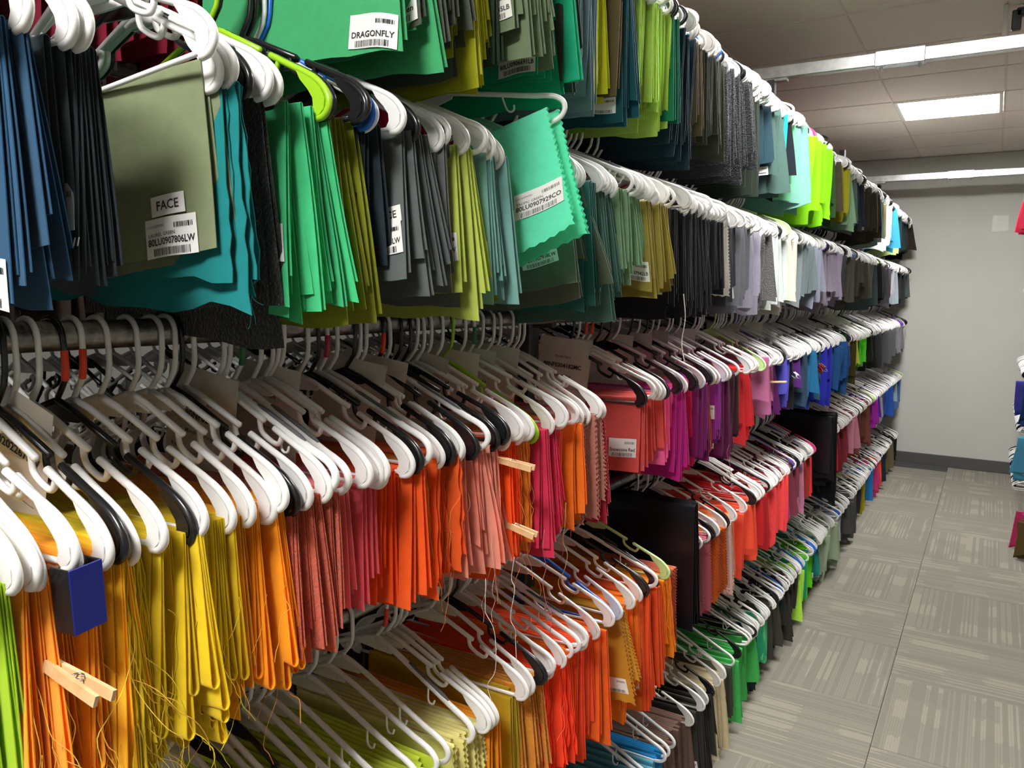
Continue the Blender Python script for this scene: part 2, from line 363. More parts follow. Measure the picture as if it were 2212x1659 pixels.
# right-hand rack: rail, place, colour, name, style, length, shift, label
RIGHT = [
 ('A', 6.1, 'cf2a4c', 'red', 's', .20, -.10, 'red swatches at the upper right edge of the picture'),
 ('B', 6.9, 'e0707e', 'pink', 's', .2, .0, 'pink swatches half seen at the right edge, eye height'),
 ('C', 6.0, '3d3f9c', 'violet', 's', .21, -.055, 'violet-blue swatches poking in at the right edge'),
 ('C', 5.8, '1f3a78', 'blue', 's', .25, -.02, 'dark blue swatches beside the violet-blue ones at the right edge'),
 ('D', 6.0, '4f9cc0', 'sky', 's', .26, -.02, 'sky-blue swatches low at the right edge of the picture'),
 ('E', 5.55, 'c83a6a', 'pink', 's', .2, .0, 'raspberry pink swatches lowest at the right edge'),
 ('E', 5.35, '5a4a24', 'brown', 's', .22, .0, 'brown swatches beside the raspberry ones at the right edge'),
]
# cards: place, roll, lines, label, form lines
CARDS = [
 (.425, .35, ['North Face', '80NF0202267PW'], 'card ending 267PW at the left edge of the picture', True),
 (.673, .18, ['North Face', '80NF0202', 'Monarch Orange'], 'card with rack, section and level lines above the saffron swatches', True),
 (.778, .10, ['North Face', '80NF0202NL', 'Orange'], 'card hung just past the saffron swatches, its code ending NL', True),
 (.930, .16, ['North Face', '80NF0202'], 'card hung above the coral-pink swatches', True),
 (.985, .14, [], 'blank-looking card hung above the neon-orange swatches', False),
 (1.106, .16, ['', 'W'], 'card hung above the pale-salmon swatches', False),
 (1.190, .10, ['', 'W'], 'second card above the pale-salmon swatches', False),
 (1.274, .12, ['', '80NF0303453PW'], 'card ending 453PW hung above the fluorescent-orange swatches', True),
 (1.349, .10, [], 'card hung near the raspberry swatches', False),
 (1.662, .08, ['North Face', '80NF0304182MC', 'Snowcone Red'], 'large card reading 80NF0304182MC beside the steel post', True),
 (1.69, .06, [], 'card directly behind the one reading 80NF0304182MC', True),
 (1.941, .06, ['', 'K'], 'card above the coral-red swatches', False),
 (2.051, .04, ['', 'W'], 'card above the hot-pink swatches', False),
 (2.225, .02, ['North Face', '80NF0401050CO', 'Purple Red'], 'card ending 050CO above the magenta swatches', False),
 (2.44, .04, [], 'plain card above the purple-magenta swatches', False),
 (3.00, .03, [], 'plain card above the purple swatches', False),
 (3.25, .03, [], 'plain card above the slate-blue swatches', False),
 (3.80, .02, [], 'plain card above the royal-blue swatches', False),
 (4.2, .02, [], 'plain card above the denim-blue swatches', False),
 (5.0, .02, [], 'farthest plain card on the third rail', False),
]
PINS = [((-.640, .352, 1.168), (1.4, .2, .1), 'wooden peg clipped low on the amber loops, third rail'),
        ((-.645, 1.068, 1.226), (1.5, .15, .15), 'upper wooden peg between the pale-salmon and fluorescent-orange swatches'),
        ((-.650, 1.092, 1.112), (1.5, .25, .1), 'lower wooden peg under the pale-salmon swatches')]
DANGLE = [((-.64, 1.17, 1.09), (-.63, 1.18, .90), 'd8788a', 'long pink thread dangling from the raspberry swatches'),
          ((-.64, 1.25, 1.12), (-.635, 1.255, .93), 'cdb27a', 'tan twisted thread dangling beside the coral swatches'),
          ((-.64, .985, 1.06), (-.63, .99, .86), 'e8e0d8', 'white thread dangling below the tangerine swatches'),
          ((-.64, 1.07, 1.07), (-.635, 1.075, .88), 'efe4dc', 'white thread dangling below the pale-salmon swatches'),
          ((-.655, 2.35, 1.05), (-.65, 2.36, .9), 'd07a80', 'rosy thread dangling below the purple-magenta swatches')]


# ------------------------------------------------------------------ helpers
def lin(hx):
    v = [int(hx[i:i+2], 16) / 255 for i in (0, 2, 4)]
    return tuple(c / 12.92 if c <= .04045 else ((c + .055) / 1.055) ** 2.4 for c in v)

def mesh_from(name, V, F, smooth=True):
    me = bpy.data.meshes.new(name)
    me.from_pydata(np.asarray(V).tolist() if isinstance(V, np.ndarray) else V, [], F)
    if smooth:
        me.polygons.foreach_set('use_smooth', [True] * len(me.polygons))
    me.update()
    return me

def link(name, me, mat=None, parent=None, loc=None, rot=None):
    o = bpy.data.objects.new(name, me)
    col.objects.link(o)
    if mat is not None and me is not None and len(me.materials) == 0:
        me.materials.append(mat)
    if parent is not None:
        o.parent = parent
    if loc is not None:
        o.location = loc
    if rot is not None:
        o.rotation_euler = rot
    return o

def tag(o, label, cat, group=None, kind=None):
    if label: o['label'] = label
    if cat: o['category'] = cat
    if group: o['group'] = group
    if kind: o['kind'] = kind
    return o

def empty(name, loc, rot=(0, 0, 0)):
    o = bpy.data.objects.new(name, None)
    o.empty_display_size = .05
    col.objects.link(o)
    o.location = loc
    o.rotation_euler = rot
    return o

class MB:
    """collects shapes into one mesh"""
    def __init__(s): s.V = []; s.F = []
    def add(s, V, F):
        n = len(s.V)
        s.V += [tuple(v) for v in V]
        s.F += [tuple(i + n for i in f) for f in F]
        return s
    def box(s, c, d, rz=0.0, bevel=0.0):
        x, y, z = d[0] / 2, d[1] / 2, d[2] / 2
        b = min(bevel, x * .9, y * .9, z * .9)
        if b <= 0:
            P = [(i, j, k) for i in (-x, x) for j in (-y, y) for k in (-z, z)]
            F = [(0, 1, 3, 2), (4, 6, 7, 5), (0, 4, 5, 1), (2, 3, 7, 6), (0, 2, 6, 4), (1, 5, 7, 3)]
        else:
            P = []; idx = {}
            for sx in (-1, 1):
                for sy in (-1, 1):
                    for sz in (-1, 1):
                        for ax in range(3):
                            p = [sx * (x - b), sy * (y - b), sz * (z - b)]
                            p[ax] += (sx, sy, sz)[ax] * b
                            idx[(sx, sy, sz, ax)] = len(P); P.append(tuple(p))
            F = []
            for ax in range(3):
                u, w = [(1, 2), (2, 0), (0, 1)][ax]
                for sg in (-1, 1):
                    q = []
                    for a, bb in ((-1, -1), (1, -1), (1, 1), (-1, 1)):
                        t = [0, 0, 0]; t[ax] = sg; t[u] = a; t[w] = bb
                        q.append(idx[(t[0], t[1], t[2], ax)])
                    F.append(tuple(q if sg > 0 else q[::-1]))
            for ax in range(3):
                u, w = [(1, 2), (2, 0), (0, 1)][ax]
                for a in (-1, 1):
                    for bb in (-1, 1):
                        t0 = [0, 0, 0]; t1 = [0, 0, 0]
                        t0[ax] = -1; t1[ax] = 1
                        t0[u] = t1[u] = a; t0[w] = t1[w] = bb
                        q = (idx[(*t0, u)], idx[(*t1, u)], idx[(*t1, w)], idx[(*t0, w)])
                        F.append(q if a * bb > 0 else q[::-1])
            for sx in (-1, 1):
                for sy in (-1, 1):
                    for sz in (-1, 1):
                        q = tuple(idx[(sx, sy, sz, a)] for a in range(3))
                        F.append(q if sx * sy * sz > 0 else q[::-1])
        ca, sa = math.cos(rz), math.sin(rz)
        P = [(c[0] + p[0] * ca - p[1] * sa, c[1] + p[0] * sa + p[1] * ca, c[2] + p[2]) for p in P]
        return s.add(P, F)
    def tube(s, path, r, n=8, cap=True, flat=1.0):
        P = np.asarray(path, float)
        R_ = np.full(len(P), r, float) if np.isscalar(r) else np.asarray(r, float)
        T = np.gradient(P, axis=0)
        T /= np.linalg.norm(T, axis=1)[:, None] + 1e-12
        up = np.array([0, 1., 0]) if abs(T[0][1]) < .9 else np.array([1., 0, 0])
        base = len(s.V)
        for i in range(len(P)):
            A = up - T[i] * (up @ T[i]); A /= np.linalg.norm(A) + 1e-12
            up = A
            B = np.cross(T[i], A)
            for k in range(n):
                t = 2 * math.pi * k / n
                s.V.append(tuple(P[i] + R_[i] * (math.cos(t) * A * flat + math.sin(t) * B)))
        for i in range(len(P) - 1):
            for k in range(n):
                a = base + i * n + k; b = base + i * n + (k + 1) % n
                s.F.append((a, b, b + n, a + n))
        if cap:
            for i, sg in ((0, -1), (len(P) - 1, 1)):
                s.V.append(tuple(P[i] + sg * T[i] * R_[i] * .7))
                c = len(s.V) - 1
                for k in range(n):
                    a = base + i * n + k; b = base + i * n + (k + 1) % n
                    s.F.append((b, a, c) if sg < 0 else (a, b, c))
        return s
    def plate(s, poly, th):
        """polygon in the xz plane, thickness along y"""
        n = len(poly); b = len(s.V)
        for y in (-th / 2, th / 2):
            for p in poly: s.V.append((p[0], y, p[1]))
        s.F.append(tuple(b + i for i in range(n)))
        s.F.append(tuple(b + n + i for i in reversed(range(n))))
        for i in range(n):
            j = (i + 1) % n
            s.F.append((b + j, b + i, b + n + i, b + n + j))
        return s
    def mesh(s, name, smooth=True): return mesh_from(name, s.V, s.F, smooth)
    def build(s, name, mat, parent=None, smooth=False, loc=None, rot=None):
        return link(name, s.mesh(name, smooth), mat, parent, loc, rot)

def bez(pts, n=6):
    """smooth polyline through points (Catmull-Rom)"""
    P = np.asarray(pts, float); out = []
    Q = np.vstack([2 * P[0] - P[1], P, 2 * P[-1] - P[-2]])
    for i in range(1, len(Q) - 2):
        for k in range(n):
            t = k / n
            out.append(.5 * ((2 * Q[i]) + (-Q[i-1] + Q[i+1]) * t + (2 * Q[i-1] - 5 * Q[i] + 4 * Q[i+1] - Q[i+2]) * t * t
                       + (-Q[i-1] + 3 * Q[i] - 3 * Q[i+1] + Q[i+2]) * t ** 3))
    out.append(P[-1])
    return np.array(out)

def xz(pts): return [(p[0], 0.0, p[1]) for p in pts]

# ------------------------------------------------------------------ materials
def new_mat(name):
    m = bpy.data.materials.new(name); m.use_nodes = True
    nt = m.node_tree; b = nt.nodes['Principled BSDF']
    return m, nt, b

def plastic(name, c, rough=.35):
    m, nt, b = new_mat(name)
    b.inputs['Base Color'].default_value = (*c, 1)
    b.inputs['Roughness'].default_value = rough
    return m

def noise_mat(name, c1, c2, scale, rough=.7, metallic=0.0, bump=0.0, detail=4, coord='Object', bscale=None):
    m, nt, b = new_mat(name)
    tc = nt.nodes.new('ShaderNodeTexCoord')
    nz = nt.nodes.new('ShaderNodeTexNoise'); nz.inputs['Scale'].default_value = scale; nz.inputs['Detail'].default_value = detail
    cr = nt.nodes.new('ShaderNodeValToRGB')
    cr.color_ramp.elements[0].position = .35; cr.color_ramp.elements[1].position = .65
    cr.color_ramp.elements[0].color = (*c1, 1); cr.color_ramp.elements[1].color = (*c2, 1)
    nt.links.new(tc.outputs[coord], nz.inputs['Vector'])
    nt.links.new(nz.outputs['Fac'], cr.inputs['Fac'])
    nt.links.new(cr.outputs['Color'], b.inputs['Base Color'])
    b.inputs['Roughness'].default_value = rough; b.inputs['Metallic'].default_value = metallic
    if bump:
        n2 = nt.nodes.new('ShaderNodeTexNoise'); n2.inputs['Scale'].default_value = bscale or scale * 3
        bp = nt.nodes.new('ShaderNodeBump'); bp.inputs['Strength'].default_value = bump; bp.inputs['Distance'].default_value = .002
        nt.links.new(tc.outputs[coord], n2.inputs['Vector'])
        nt.links.new(n2.outputs['Fac'], bp.inputs['Height']); nt.links.new(bp.outputs['Normal'], b.inputs['Normal'])
    return m

def fabric(name, rough=.85, bump_scale=900., bump=.25, transl=.18, sheen=.15, dist=.0006, gain=1.0):
    """colour comes from the object's own colour, with a little weave variation"""
    m, nt, b = new_mat(name)
    oi = nt.nodes.new('ShaderNodeObjectInfo'); tc = nt.nodes.new('ShaderNodeTexCoord')
    nz = nt.nodes.new('ShaderNodeTexNoise'); nz.inputs['Scale'].default_value = 60; nz.inputs['Detail'].default_value = 2
    mp = nt.nodes.new('ShaderNodeMapRange'); mp.inputs['To Min'].default_value = .88 * gain; mp.inputs['To Max'].default_value = 1.1 * gain
    mx = nt.nodes.new('ShaderNodeVectorMath'); mx.operation = 'SCALE'
    nt.links.new(tc.outputs['Object'], nz.inputs['Vector']); nt.links.new(nz.outputs['Fac'], mp.inputs['Value'])
    nt.links.new(oi.outputs['Color'], mx.inputs[0]); nt.links.new(mp.outputs['Result'], mx.inputs['Scale'])
    nt.links.new(mx.outputs['Vector'], b.inputs['Base Color'])
    b.inputs['Roughness'].default_value = rough
    b.inputs['Sheen Weight'].default_value = sheen
    b.inputs['Specular IOR Level'].default_value = .25 if rough > .5 else .5
    n2 = nt.nodes.new('ShaderNodeTexNoise'); n2.inputs['Scale'].default_value = bump_scale; n2.inputs['Detail'].default_value = 1
    bp = nt.nodes.new('ShaderNodeBump'); bp.inputs['Strength'].default_value = bump; bp.inputs['Distance'].default_value = dist
    nt.links.new(tc.outputs['Object'], n2.inputs['Vector'])
    nt.links.new(n2.outputs['Fac'], bp.inputs['Height']); nt.links.new(bp.outputs['Normal'], b.inputs['Normal'])
    tr = nt.nodes.new('ShaderNodeBsdfTranslucent'); ms = nt.nodes.new('ShaderNodeMixShader')
    ms.inputs[0].default_value = transl
    nt.links.new(mx.outputs['Vector'], tr.inputs['Color'])
    nt.links.new(b.outputs['BSDF'], ms.inputs[1]); nt.links.new(tr.outputs['BSDF'], ms.inputs[2])
    nt.links.new(ms.outputs['Shader'], nt.nodes['Material Output'].inputs['Surface'])
    return m

M = {}
M['white'] = plastic('white_plastic', (.80, .79, .775), .34)
M['black'] = plastic('black_plastic', (.012, .012, .013), .25)
M['lime'] = plastic('lime_plastic', lin('9fd02a'), .3)
M['mint'] = plastic('pale_lime_plastic', lin('c6e8a0'), .3)
M['blue'] = plastic('blue_plastic', lin('2c6fd8'), .3)
M['sage'] = plastic('sage_plastic', lin('86b79a'), .3)
M['purple'] = plastic('purple_plastic', lin('7a4ab8'), .3)
M['pink'] = plastic('pink_plastic', lin('e0478a'), .3)
M['grip'] = plastic('grey_rubber', (.12, .125, .13), .7)
M['tape_orange'] = plastic('orange_tape', lin('e8482a'), .5)
M['tape_green'] = plastic('green_tape', lin('2f7a4a'), .5)
M['tape_red'] = plastic('red_tape', lin('b8384a'), .5)
M['fs'] = fabric('fabric_plain')
M['fl'] = fabric('fabric_light_weave', transl=.30, bump=.2, gain=1.16)
M['ft'] = fabric('fabric_fuzzy', bump_scale=260, bump=.9, dist=.003, transl=.08, sheen=.4)
M['fh'] = fabric('fabric_sheer', transl=.4, rough=.6, bump=.1)
M['fg'] = fabric('fabric_glossy', rough=.28, bump=.15, bump_scale=30, transl=.02, sheen=0, dist=.004)
M['fp'] = fabric('fabric_pinked', bump=.4)
M['ff'] = fabric('fabric_frayed', bump=.45, bump_scale=600, transl=.25, gain=1.1)
M['sticker'] = plastic('sticker_paper', (.80, .79, .76), .45)
M['ink'] = plastic('printing_ink', (.02, .02, .022), .6)
M['greyink'] = plastic('grey_ink', (.16, .16, .17), .6)
M['card'] = noise_mat('card_paper', (.66, .61, .53), (.70, .65, .57), 30, .8)
M['steel'] = noise_mat('galvanised_steel', (.55, .57, .57), (.70, .72, .72), 35, .28, .85, .15)
M['pipe'] = noise_mat('worn_steel_pipe', (.17, .16, .155), (.33, .31, .29), 60, .36, .9, .4)
M['darksteel'] = noise_mat('dark_painted_steel', (.035, .035, .038), (.06, .06, .062), 30, .5, .3)
M['wood'] = noise_mat('bare_pine', lin('c79a68'), lin('dcb98a'), 40, .7)
M['spring'] = plastic('spring_wire', (.5, .5, .5), .3); M['spring'].node_tree.nodes['Principled BSDF'].inputs['Metallic'].default_value = 1
M['wall'] = noise_mat('wall_paint', (.505, .505, .462), (.525, .525, .482), 3, .75, 0, .15, bscale=220)
M['base'] = plastic('rubber_baseboard', (.075, .073, .068), .5)
M['grid'] = plastic('ceiling_grid_paint', (.74, .66, .60), .6)
M['tile'] = noise_mat('ceiling_tile', (.85, .765, .70), (.88, .795, .73), 60, .9, 0, .3, bscale=300)
M['frame'] = plastic('light_frame', (.8, .8, .8), .4)
M['blueclip'] = plastic('blue_clip_paint', lin('13217e'), .35)
M['redclip'] = plastic('dark_red_clip', lin('6a1218'), .3)
M['yarn'] = fabric('loose_yarn', transl=.2, bump=0)
M['plate'] = plastic('clear_notice', (.535, .535, .49), .3)

# light diffuser
m, nt, b = new_mat('light_diffuser')
nt.nodes.remove(b)
em = nt.nodes.new('ShaderNodeEmission'); em.inputs[0].default_value = (*PANEL_COLOR, 1); em.inputs[1].default_value = PANEL_POWER
nt.links.new(em.outputs[0], nt.nodes['Material Output'].inputs['Surface'])
M['diffuser'] = m

# carpet tile: ribs along local y, blocks of paler yarn
def carpet_mat():
    m, nt, b = new_mat('ribbed_carpet')
    N = nt.nodes; Lk = nt.links.new
    tc = N.new('ShaderNodeTexCoord'); oi = N.new('ShaderNodeObjectInfo')
    sep = N.new('ShaderNodeSeparateXYZ'); Lk(tc.outputs['Object'], sep.inputs[0])
    def math_(op, a, b_=None):
        n = N.new('ShaderNodeMath'); n.operation = op
        for i, v in enumerate((a, b_)):
            if v is None: continue
            if isinstance(v, (int, float)): n.inputs[i].default_value = v
            else: Lk(v, n.inputs[i])
        return n.outputs[0]
    rnd = math_('MULTIPLY', oi.outputs['Random'], 57.0)
    rib = math_('FLOOR', math_('MULTIPLY', sep.outputs[0], 120.0))
    ribp = math_('FRACT', math_('MULTIPLY', sep.outputs[0], 120.0))
    wn = N.new('ShaderNodeTexWhiteNoise'); wn.noise_dimensions = '2D'
    cb = N.new('ShaderNodeCombineXYZ'); Lk(rib, cb.inputs[0]); Lk(rnd, cb.inputs[1]); Lk(cb.outputs[0], wn.inputs['Vector'])
    # long yarn change along the rib
    seg = math_('FLOOR', math_('ADD', math_('MULTIPLY', sep.outputs[1], 7.0), math_('MULTIPLY', wn.outputs['Value'], .35)))
    wn2 = N.new('ShaderNodeTexWhiteNoise'); wn2.noise_dimensions = '3D'
    blk = math_('FLOOR', math_('MULTIPLY', sep.outputs[0], 12.0))
    cb2 = N.new('ShaderNodeCombineXYZ'); Lk(blk, cb2.inputs[0]); Lk(seg, cb2.inputs[1]); Lk(rnd, cb2.inputs[2]); Lk(cb2.outputs[0], wn2.inputs['Vector'])
    pale = math_('GREATER_THAN', wn2.outputs['Value'], .66)
    stripe = math_('GREATER_THAN', wn.outputs['Value'], .5)
    edge = math_('GREATER_THAN', math_('ABSOLUTE', math_('SUBTRACT', ribp, .5)), .36)
    fac = math_('ADD', math_('MULTIPLY', stripe, .20), math_('MULTIPLY', pale, math_('ADD', .08, math_('MULTIPLY', stripe, .18))))
    fac = math_('SUBTRACT', fac, math_('MULTIPLY', edge, .16))
    nz = N.new('ShaderNodeTexNoise'); nz.inputs['Scale'].default_value = 420; Lk(tc.outputs['Object'], nz.inputs['Vector'])
    fac = math_('ADD', fac, math_('MULTIPLY', math_('SUBTRACT', nz.outputs['Fac'], .5), .6))
    cr = N.new('ShaderNodeValToRGB'); Lk(fac, cr.inputs['Fac'])
    cr.color_ramp.elements[0].color = (*lin('827f75'), 1); cr.color_ramp.elements[1].color = (*lin('b0a897'), 1)
    cr.color_ramp.elements[0].position = -.0; cr.color_ramp.elements[1].position = 1.0
    Lk(cr.outputs['Color'], b.inputs['Base Color'])
    b.inputs['Roughness'].default_value = .95; b.inputs['Specular IOR Level'].default_value = .1
    bp = N.new('ShaderNodeBump'); bp.inputs['Strength'].default_value = .6; bp.inputs['Distance'].default_value = .003
    Lk(math_('ADD', math_('MULTIPLY', edge, -.6), nz.outputs['Fac']), bp.inputs['Height']); Lk(bp.outputs['Normal'], b.inputs['Normal'])
    return m
M['carpet'] = carpet_mat()
M['subfloor'] = plastic('subfloor', (.06, .06, .055), .9)

# ------------------------------------------------------------------ text
_tc = {}
def text_tris(s, bold=0.0):
    """2-D triangles of a word: width and height normalised so cap height = 1"""
    key = (s, bold)
    if key in _tc: return _tc[key]
    cu = bpy.data.curves.new('t', 'FONT'); cu.body = s; cu.size = 1.0; cu.resolution_u = 2; cu.offset = bold
    cu.align_x = 'CENTER'; cu.align_y = 'BOTTOM_BASELINE'
    ob = bpy.data.objects.new('t', cu); col.objects.link(ob)
    dg = bpy.context.evaluated_depsgraph_get(); dg.update()
    me = bpy.data.meshes.new_from_object(ob.evaluated_get(dg))
    V = np.array([v.co[:2] for v in me.vertices]) if len(me.vertices) else np.zeros((0, 2))
    F = [tuple(p.vertices) for p in me.polygons]
    bpy.data.objects.remove(ob); bpy.data.curves.remove(cu); bpy.data.meshes.remove(me)
    V = V / .70
    _tc[key] = (V, F)
    return V, F

# ------------------------------------------------------------------ SETTING
RXMIN, RXMAX, RYMIN = -4.4, 2.9, -4.6
fl = MB().box(((RXMIN + RXMAX) / 2, (RYMIN + WALL_Y) / 2, -.03), (RXMAX - RXMIN, WALL_Y - RYMIN, .05)).build('floor', M['subfloor'])
tag(fl, 'grey carpet tile floor of the aisle', None, kind='structure')
TS = .58
ct = MB().box((0, 0, 0), (TS - .002, TS - .002, .010), bevel=.0012).mesh('carpet_tile', False)
ct.materials.append(M['carpet'])
x0 = -.25
for i in range(-3, 6):
    xx = x0 + (i + .5) * TS - 2 * TS
    if xx > RXMAX - .3 or xx < -1.9: continue
    off = .29 if i % 2 == 0 else 0.0
    for j in range(19):
        yy = 3.06 - 9 * TS + (j + .5) * TS + off
        if yy > WALL_Y - .02: continue
        o = link('carpet_tile', ct, parent=fl, loc=(xx, min(yy, WALL_Y), -.0048), rot=(0, 0, math.pi / 2 * ((i + j) % 2) + (math.pi if random.random() < .5 else 0)))
walls = dict(far=((RXMIN + RXMAX) / 2, WALL_Y + .05, CEIL / 2, RXMAX - RXMIN + .2, .1, CEIL),
             near=((RXMIN + RXMAX) / 2, RYMIN - .05, CEIL / 2, RXMAX - RXMIN + .2, .1, CEIL),
             left=(RXMIN - .05, (RYMIN + WALL_Y) / 2, CEIL / 2, .1, WALL_Y - RYMIN, CEIL),
             right=(RXMAX + .05, (RYMIN + WALL_Y) / 2, CEIL / 2, .1, WALL_Y - RYMIN, CEIL))
for k, w in walls.items():
    o = MB().box(w[:3], w[3:]).build('wall_' + k, M['wall'])
    tag(o, 'plain pale grey painted wall at the %s side' % k, None, kind='structure')
o = MB().box(((RXMIN + RXMAX) / 2, WALL_Y - .006, .052), (RXMAX - RXMIN, .012, .104), bevel=.004).build('baseboard_far', M['base'])
tag(o, 'dark grey rubber baseboard along the far wall', None, kind='structure')
# ceiling: slab, grid and tiles
ce = MB().box(((RXMIN + RXMAX) / 2, (RYMIN + WALL_Y) / 2, CEIL + .06), (RXMAX - RXMIN, WALL_Y - RYMIN, .04)).build('ceiling', M['grid'])
tag(ce, 'beige suspended tile ceiling', None, kind='structure')
CT = .605
tb = MB()
gx0, gy0 = -.04 - 8 * CT, 5.65 - 17 * CT
gxs = [gx0 + i * CT for i in range(0, 13)]
gys = [gy0 + j * CT for j in range(0, 22)]
for g in gxs:
    if RXMIN < g < RXMAX: tb.box((g, (RYMIN + WALL_Y) / 2, CEIL + .010), (.008, WALL_Y - RYMIN, .02))
for g in gys:
    if RYMIN < g < WALL_Y: tb.box(((RXMIN + RXMAX) / 2, g, CEIL + .0105), (RXMAX - RXMIN, .008, .02))
tb.build('grid_bar', M['grid'], ce)
tm = MB().box((0, 0, 0), (CT - .0076, CT - .0095, .016), bevel=.002).mesh('ceiling_tile', False)
tm.materials.append(M['tile'])
panel_cells = set()
for px in PANEL_X:
    for py in PANEL_Y:
        i = int(math.floor((px - gx0) / CT)); j = int(math.floor((py - gy0) / CT))
        panel_cells.add((i, j))
for i in range(-1, 12):
    for j in range(0, 22):
        c = (gx0 + (i + .5) * CT, gy0 + (j + .5) * CT)
        if not (RXMIN - .2 < c[0] < RXMAX + .1 and RYMIN - .2 < c[1] < WALL_Y + .2): continue
        if (i, j) in panel_cells: continue
        link('ceiling_tile', tm, parent=ce, loc=(c[0], c[1], CEIL + .012))
dm = MB().box((0, 0, 0), (CT - .05, CT - .05, .008), bevel=.003).mesh('diffuser', False); dm.materials.append(M['diffuser'])
fm = MB()
h = CT / 2 - .006
for s in (-1, 1):
    fm.box((s * (h - .011), 0, 0), (.022, 2 * h, .02), bevel=.002).box((0, s * (h - .011), 0), (2 * h - .044, .022, .02), bevel=.002)
fm = fm.mesh('frame', False); fm.materials.append(M['frame'])
for (i, j) in sorted(panel_cells):
    c = (gx0 + (i + .5) * CT, gy0 + (j + .5) * CT, CEIL + .008)
    e = empty('ceiling_light', c)
    vis = abs(c[0] + .34) < .3 and c[1] > 5
    tag(e, 'square white recessed ceiling light panel, glowing, above the aisle end' if vis else
        'square recessed ceiling light panel %s, outside the picture' % PANEL_WHERE[(PANEL_X.index(min(PANEL_X, key=lambda v: abs(v - c[0]))), PANEL_Y.index(min(PANEL_Y, key=lambda v: abs(v - c[1]))))], 'light', 'ceiling light panels')
    link('frame', fm, parent=e, loc=(0, 0, -.004)); link('diffuser', dm, parent=e, loc=(0, 0, -.003))

# faint notice on far wall
e = empty('wall_notice', (-.008, WALL_Y - .002, 2.13))
tag(e, 'faint pale paper notice taped to the far wall', 'notice')
MB().box((0, 0, 0), (.115, .002, .135)).build('sheet', M['plate'], e)
for zz in (.045, .03, -.005, -.02):
    MB().box((random.uniform(-.01, .01), -.0012, zz), (.05, .0006, .006)).build('print_line', M['wall'], e)

# ------------------------------------------------------------------ RACKS
def rack(name, x, y0, y1, posts, label, rails=RAIL, post_off=-.06, top=2.46):
    e = empty(name, (x, (y0 + y1) / 2, 0))
    tag(e, label, 'rack')
    yc = (y0 + y1) / 2
    for k, z in rails.items():
        MB().tube([(0, y0 - yc, z), (0, y1 - yc, z)], .0165, 20).build('rail', M['pipe'], e, True)
    for p in posts:
        mb = MB().box((post_off, p - yc, top / 2), (.035, .045, top), bevel=.004)
        for z in np.arange(.15, top, .05):
            mb.box((post_off + .0178, p - yc, z), (.001, .010, .02))
        mb.build('upright_post', M['darksteel'], e)
        for k, z in rails.items():
            MB().box((post_off / 2, p - yc, z - .012), (abs(post_off) + .02, .02, .03), bevel=.003).build('rail_bracket', M['darksteel'], e)
    return e
rack('hanging_rack', RX, -.3, 7.86, (-.1, 1.605, 3.75, 5.7, 7.6), 'five-rail steel hanging rack along the left of the aisle')
rack('hanging_rack', -1.40, -.3, 7.86, (-.1, 1.605, 3.75, 5.7, 7.6), 'second steel hanging rack standing behind the front one, mostly hidden', post_off=.06)
RRAIL = dict(A=2.30, B=1.74, C=1.18, D=.80, E=.42)
rack('hanging_rack', .40, 5.2, 7.86, (5.4, 7.6), 'steel hanging rack along the right edge of the aisle', post_off=.06, rails=RRAIL)

def tie_bar(y, label, sleeve_x):
    e = empty('overhead_tie_bar', (-.34, y, 2.49))
    tag(e, label, 'bar', 'overhead tie bars')
    MB().box((0, 0, 0), (1.50, .042, .055), bevel=.004).build('beam', M['steel'], e)
    s = MB().box((sleeve_x + .34, -.001, .0), (.19, .05, .062), bevel=.003).build('splice_sleeve', M['steel'], e)
    for dx in (-.07, .075):
        MB().tube([(sleeve_x + .34 + dx, 0, -.031), (sleeve_x + .34 + dx, 0, -.045)], .006, 8).build('bolt', M['steel'], s)
    MB().box((-.57, 0, -.034), (.10, .04, .012), bevel=.002).box((-.60, 0, -.06), (.03, .03, .06), bevel=.002).build('post_bracket', M['steel'], e)
    return e
tie_bar(3.75, 'galvanised overhead tie bar crossing the aisle nearer the camera', -.41)
tie_bar(7.45, 'galvanised overhead tie bar crossing the aisle close to the far wall', -.31)
e = empty('ceiling_hanger_bracket', (-.03, 4.02, CEIL))
tag(e, 'pale strap and dark bracket hanging from the ceiling above the tie bar', 'bracket')
MB().box((-.018, 0, -.075), (.018, .02, .15), bevel=.002).build('strap', M['wall'], e)
MB().box((.022, .03, -.06), (.036, .03, .08), bevel=.004).box((.12, .03, -.03), (.2, .03, .035), bevel=.004).build('bracket_arm', M['darksteel'], e)

# ------------------------------------------------------------------ HANGERS
def hook_path(n=10):
    p = [(.0205 * math.cos(math.radians(a)), .0205 * math.sin(math.radians(a))) for a in np.linspace(205, 5, n)]
    p += [(.0212, -.014), (.0208, -.032), (.0175, -.046), (.0095, -.057), (.002, -.066), (0, -.074)]
    return p
TIP = [(.150, -.1335), (.172, -.1432), (.190, -.1525), (.203, -.1635), (.2105, -.1755), (.2100, -.187), (.202, -.1955), (.190, -.1975)]
WEB = [(.160, -.1395), (.186, -.152), (.200, -.164), (.207, -.176), (.206, -.187), (.199, -.1935), (.189, -.1955), (.184, -.191), (.189, -.183), (.188, -.174), (.180, -.1635), (.168, -.152)]
UTIP = [(.165, -.1405), (.186, -.149), (.201, -.157), (.210, -.168), (.2095, -.180), (.199, -.190), (.18, -.1935)]
def mir(p, s): return [(s * q[0], q[1]) for q in p]

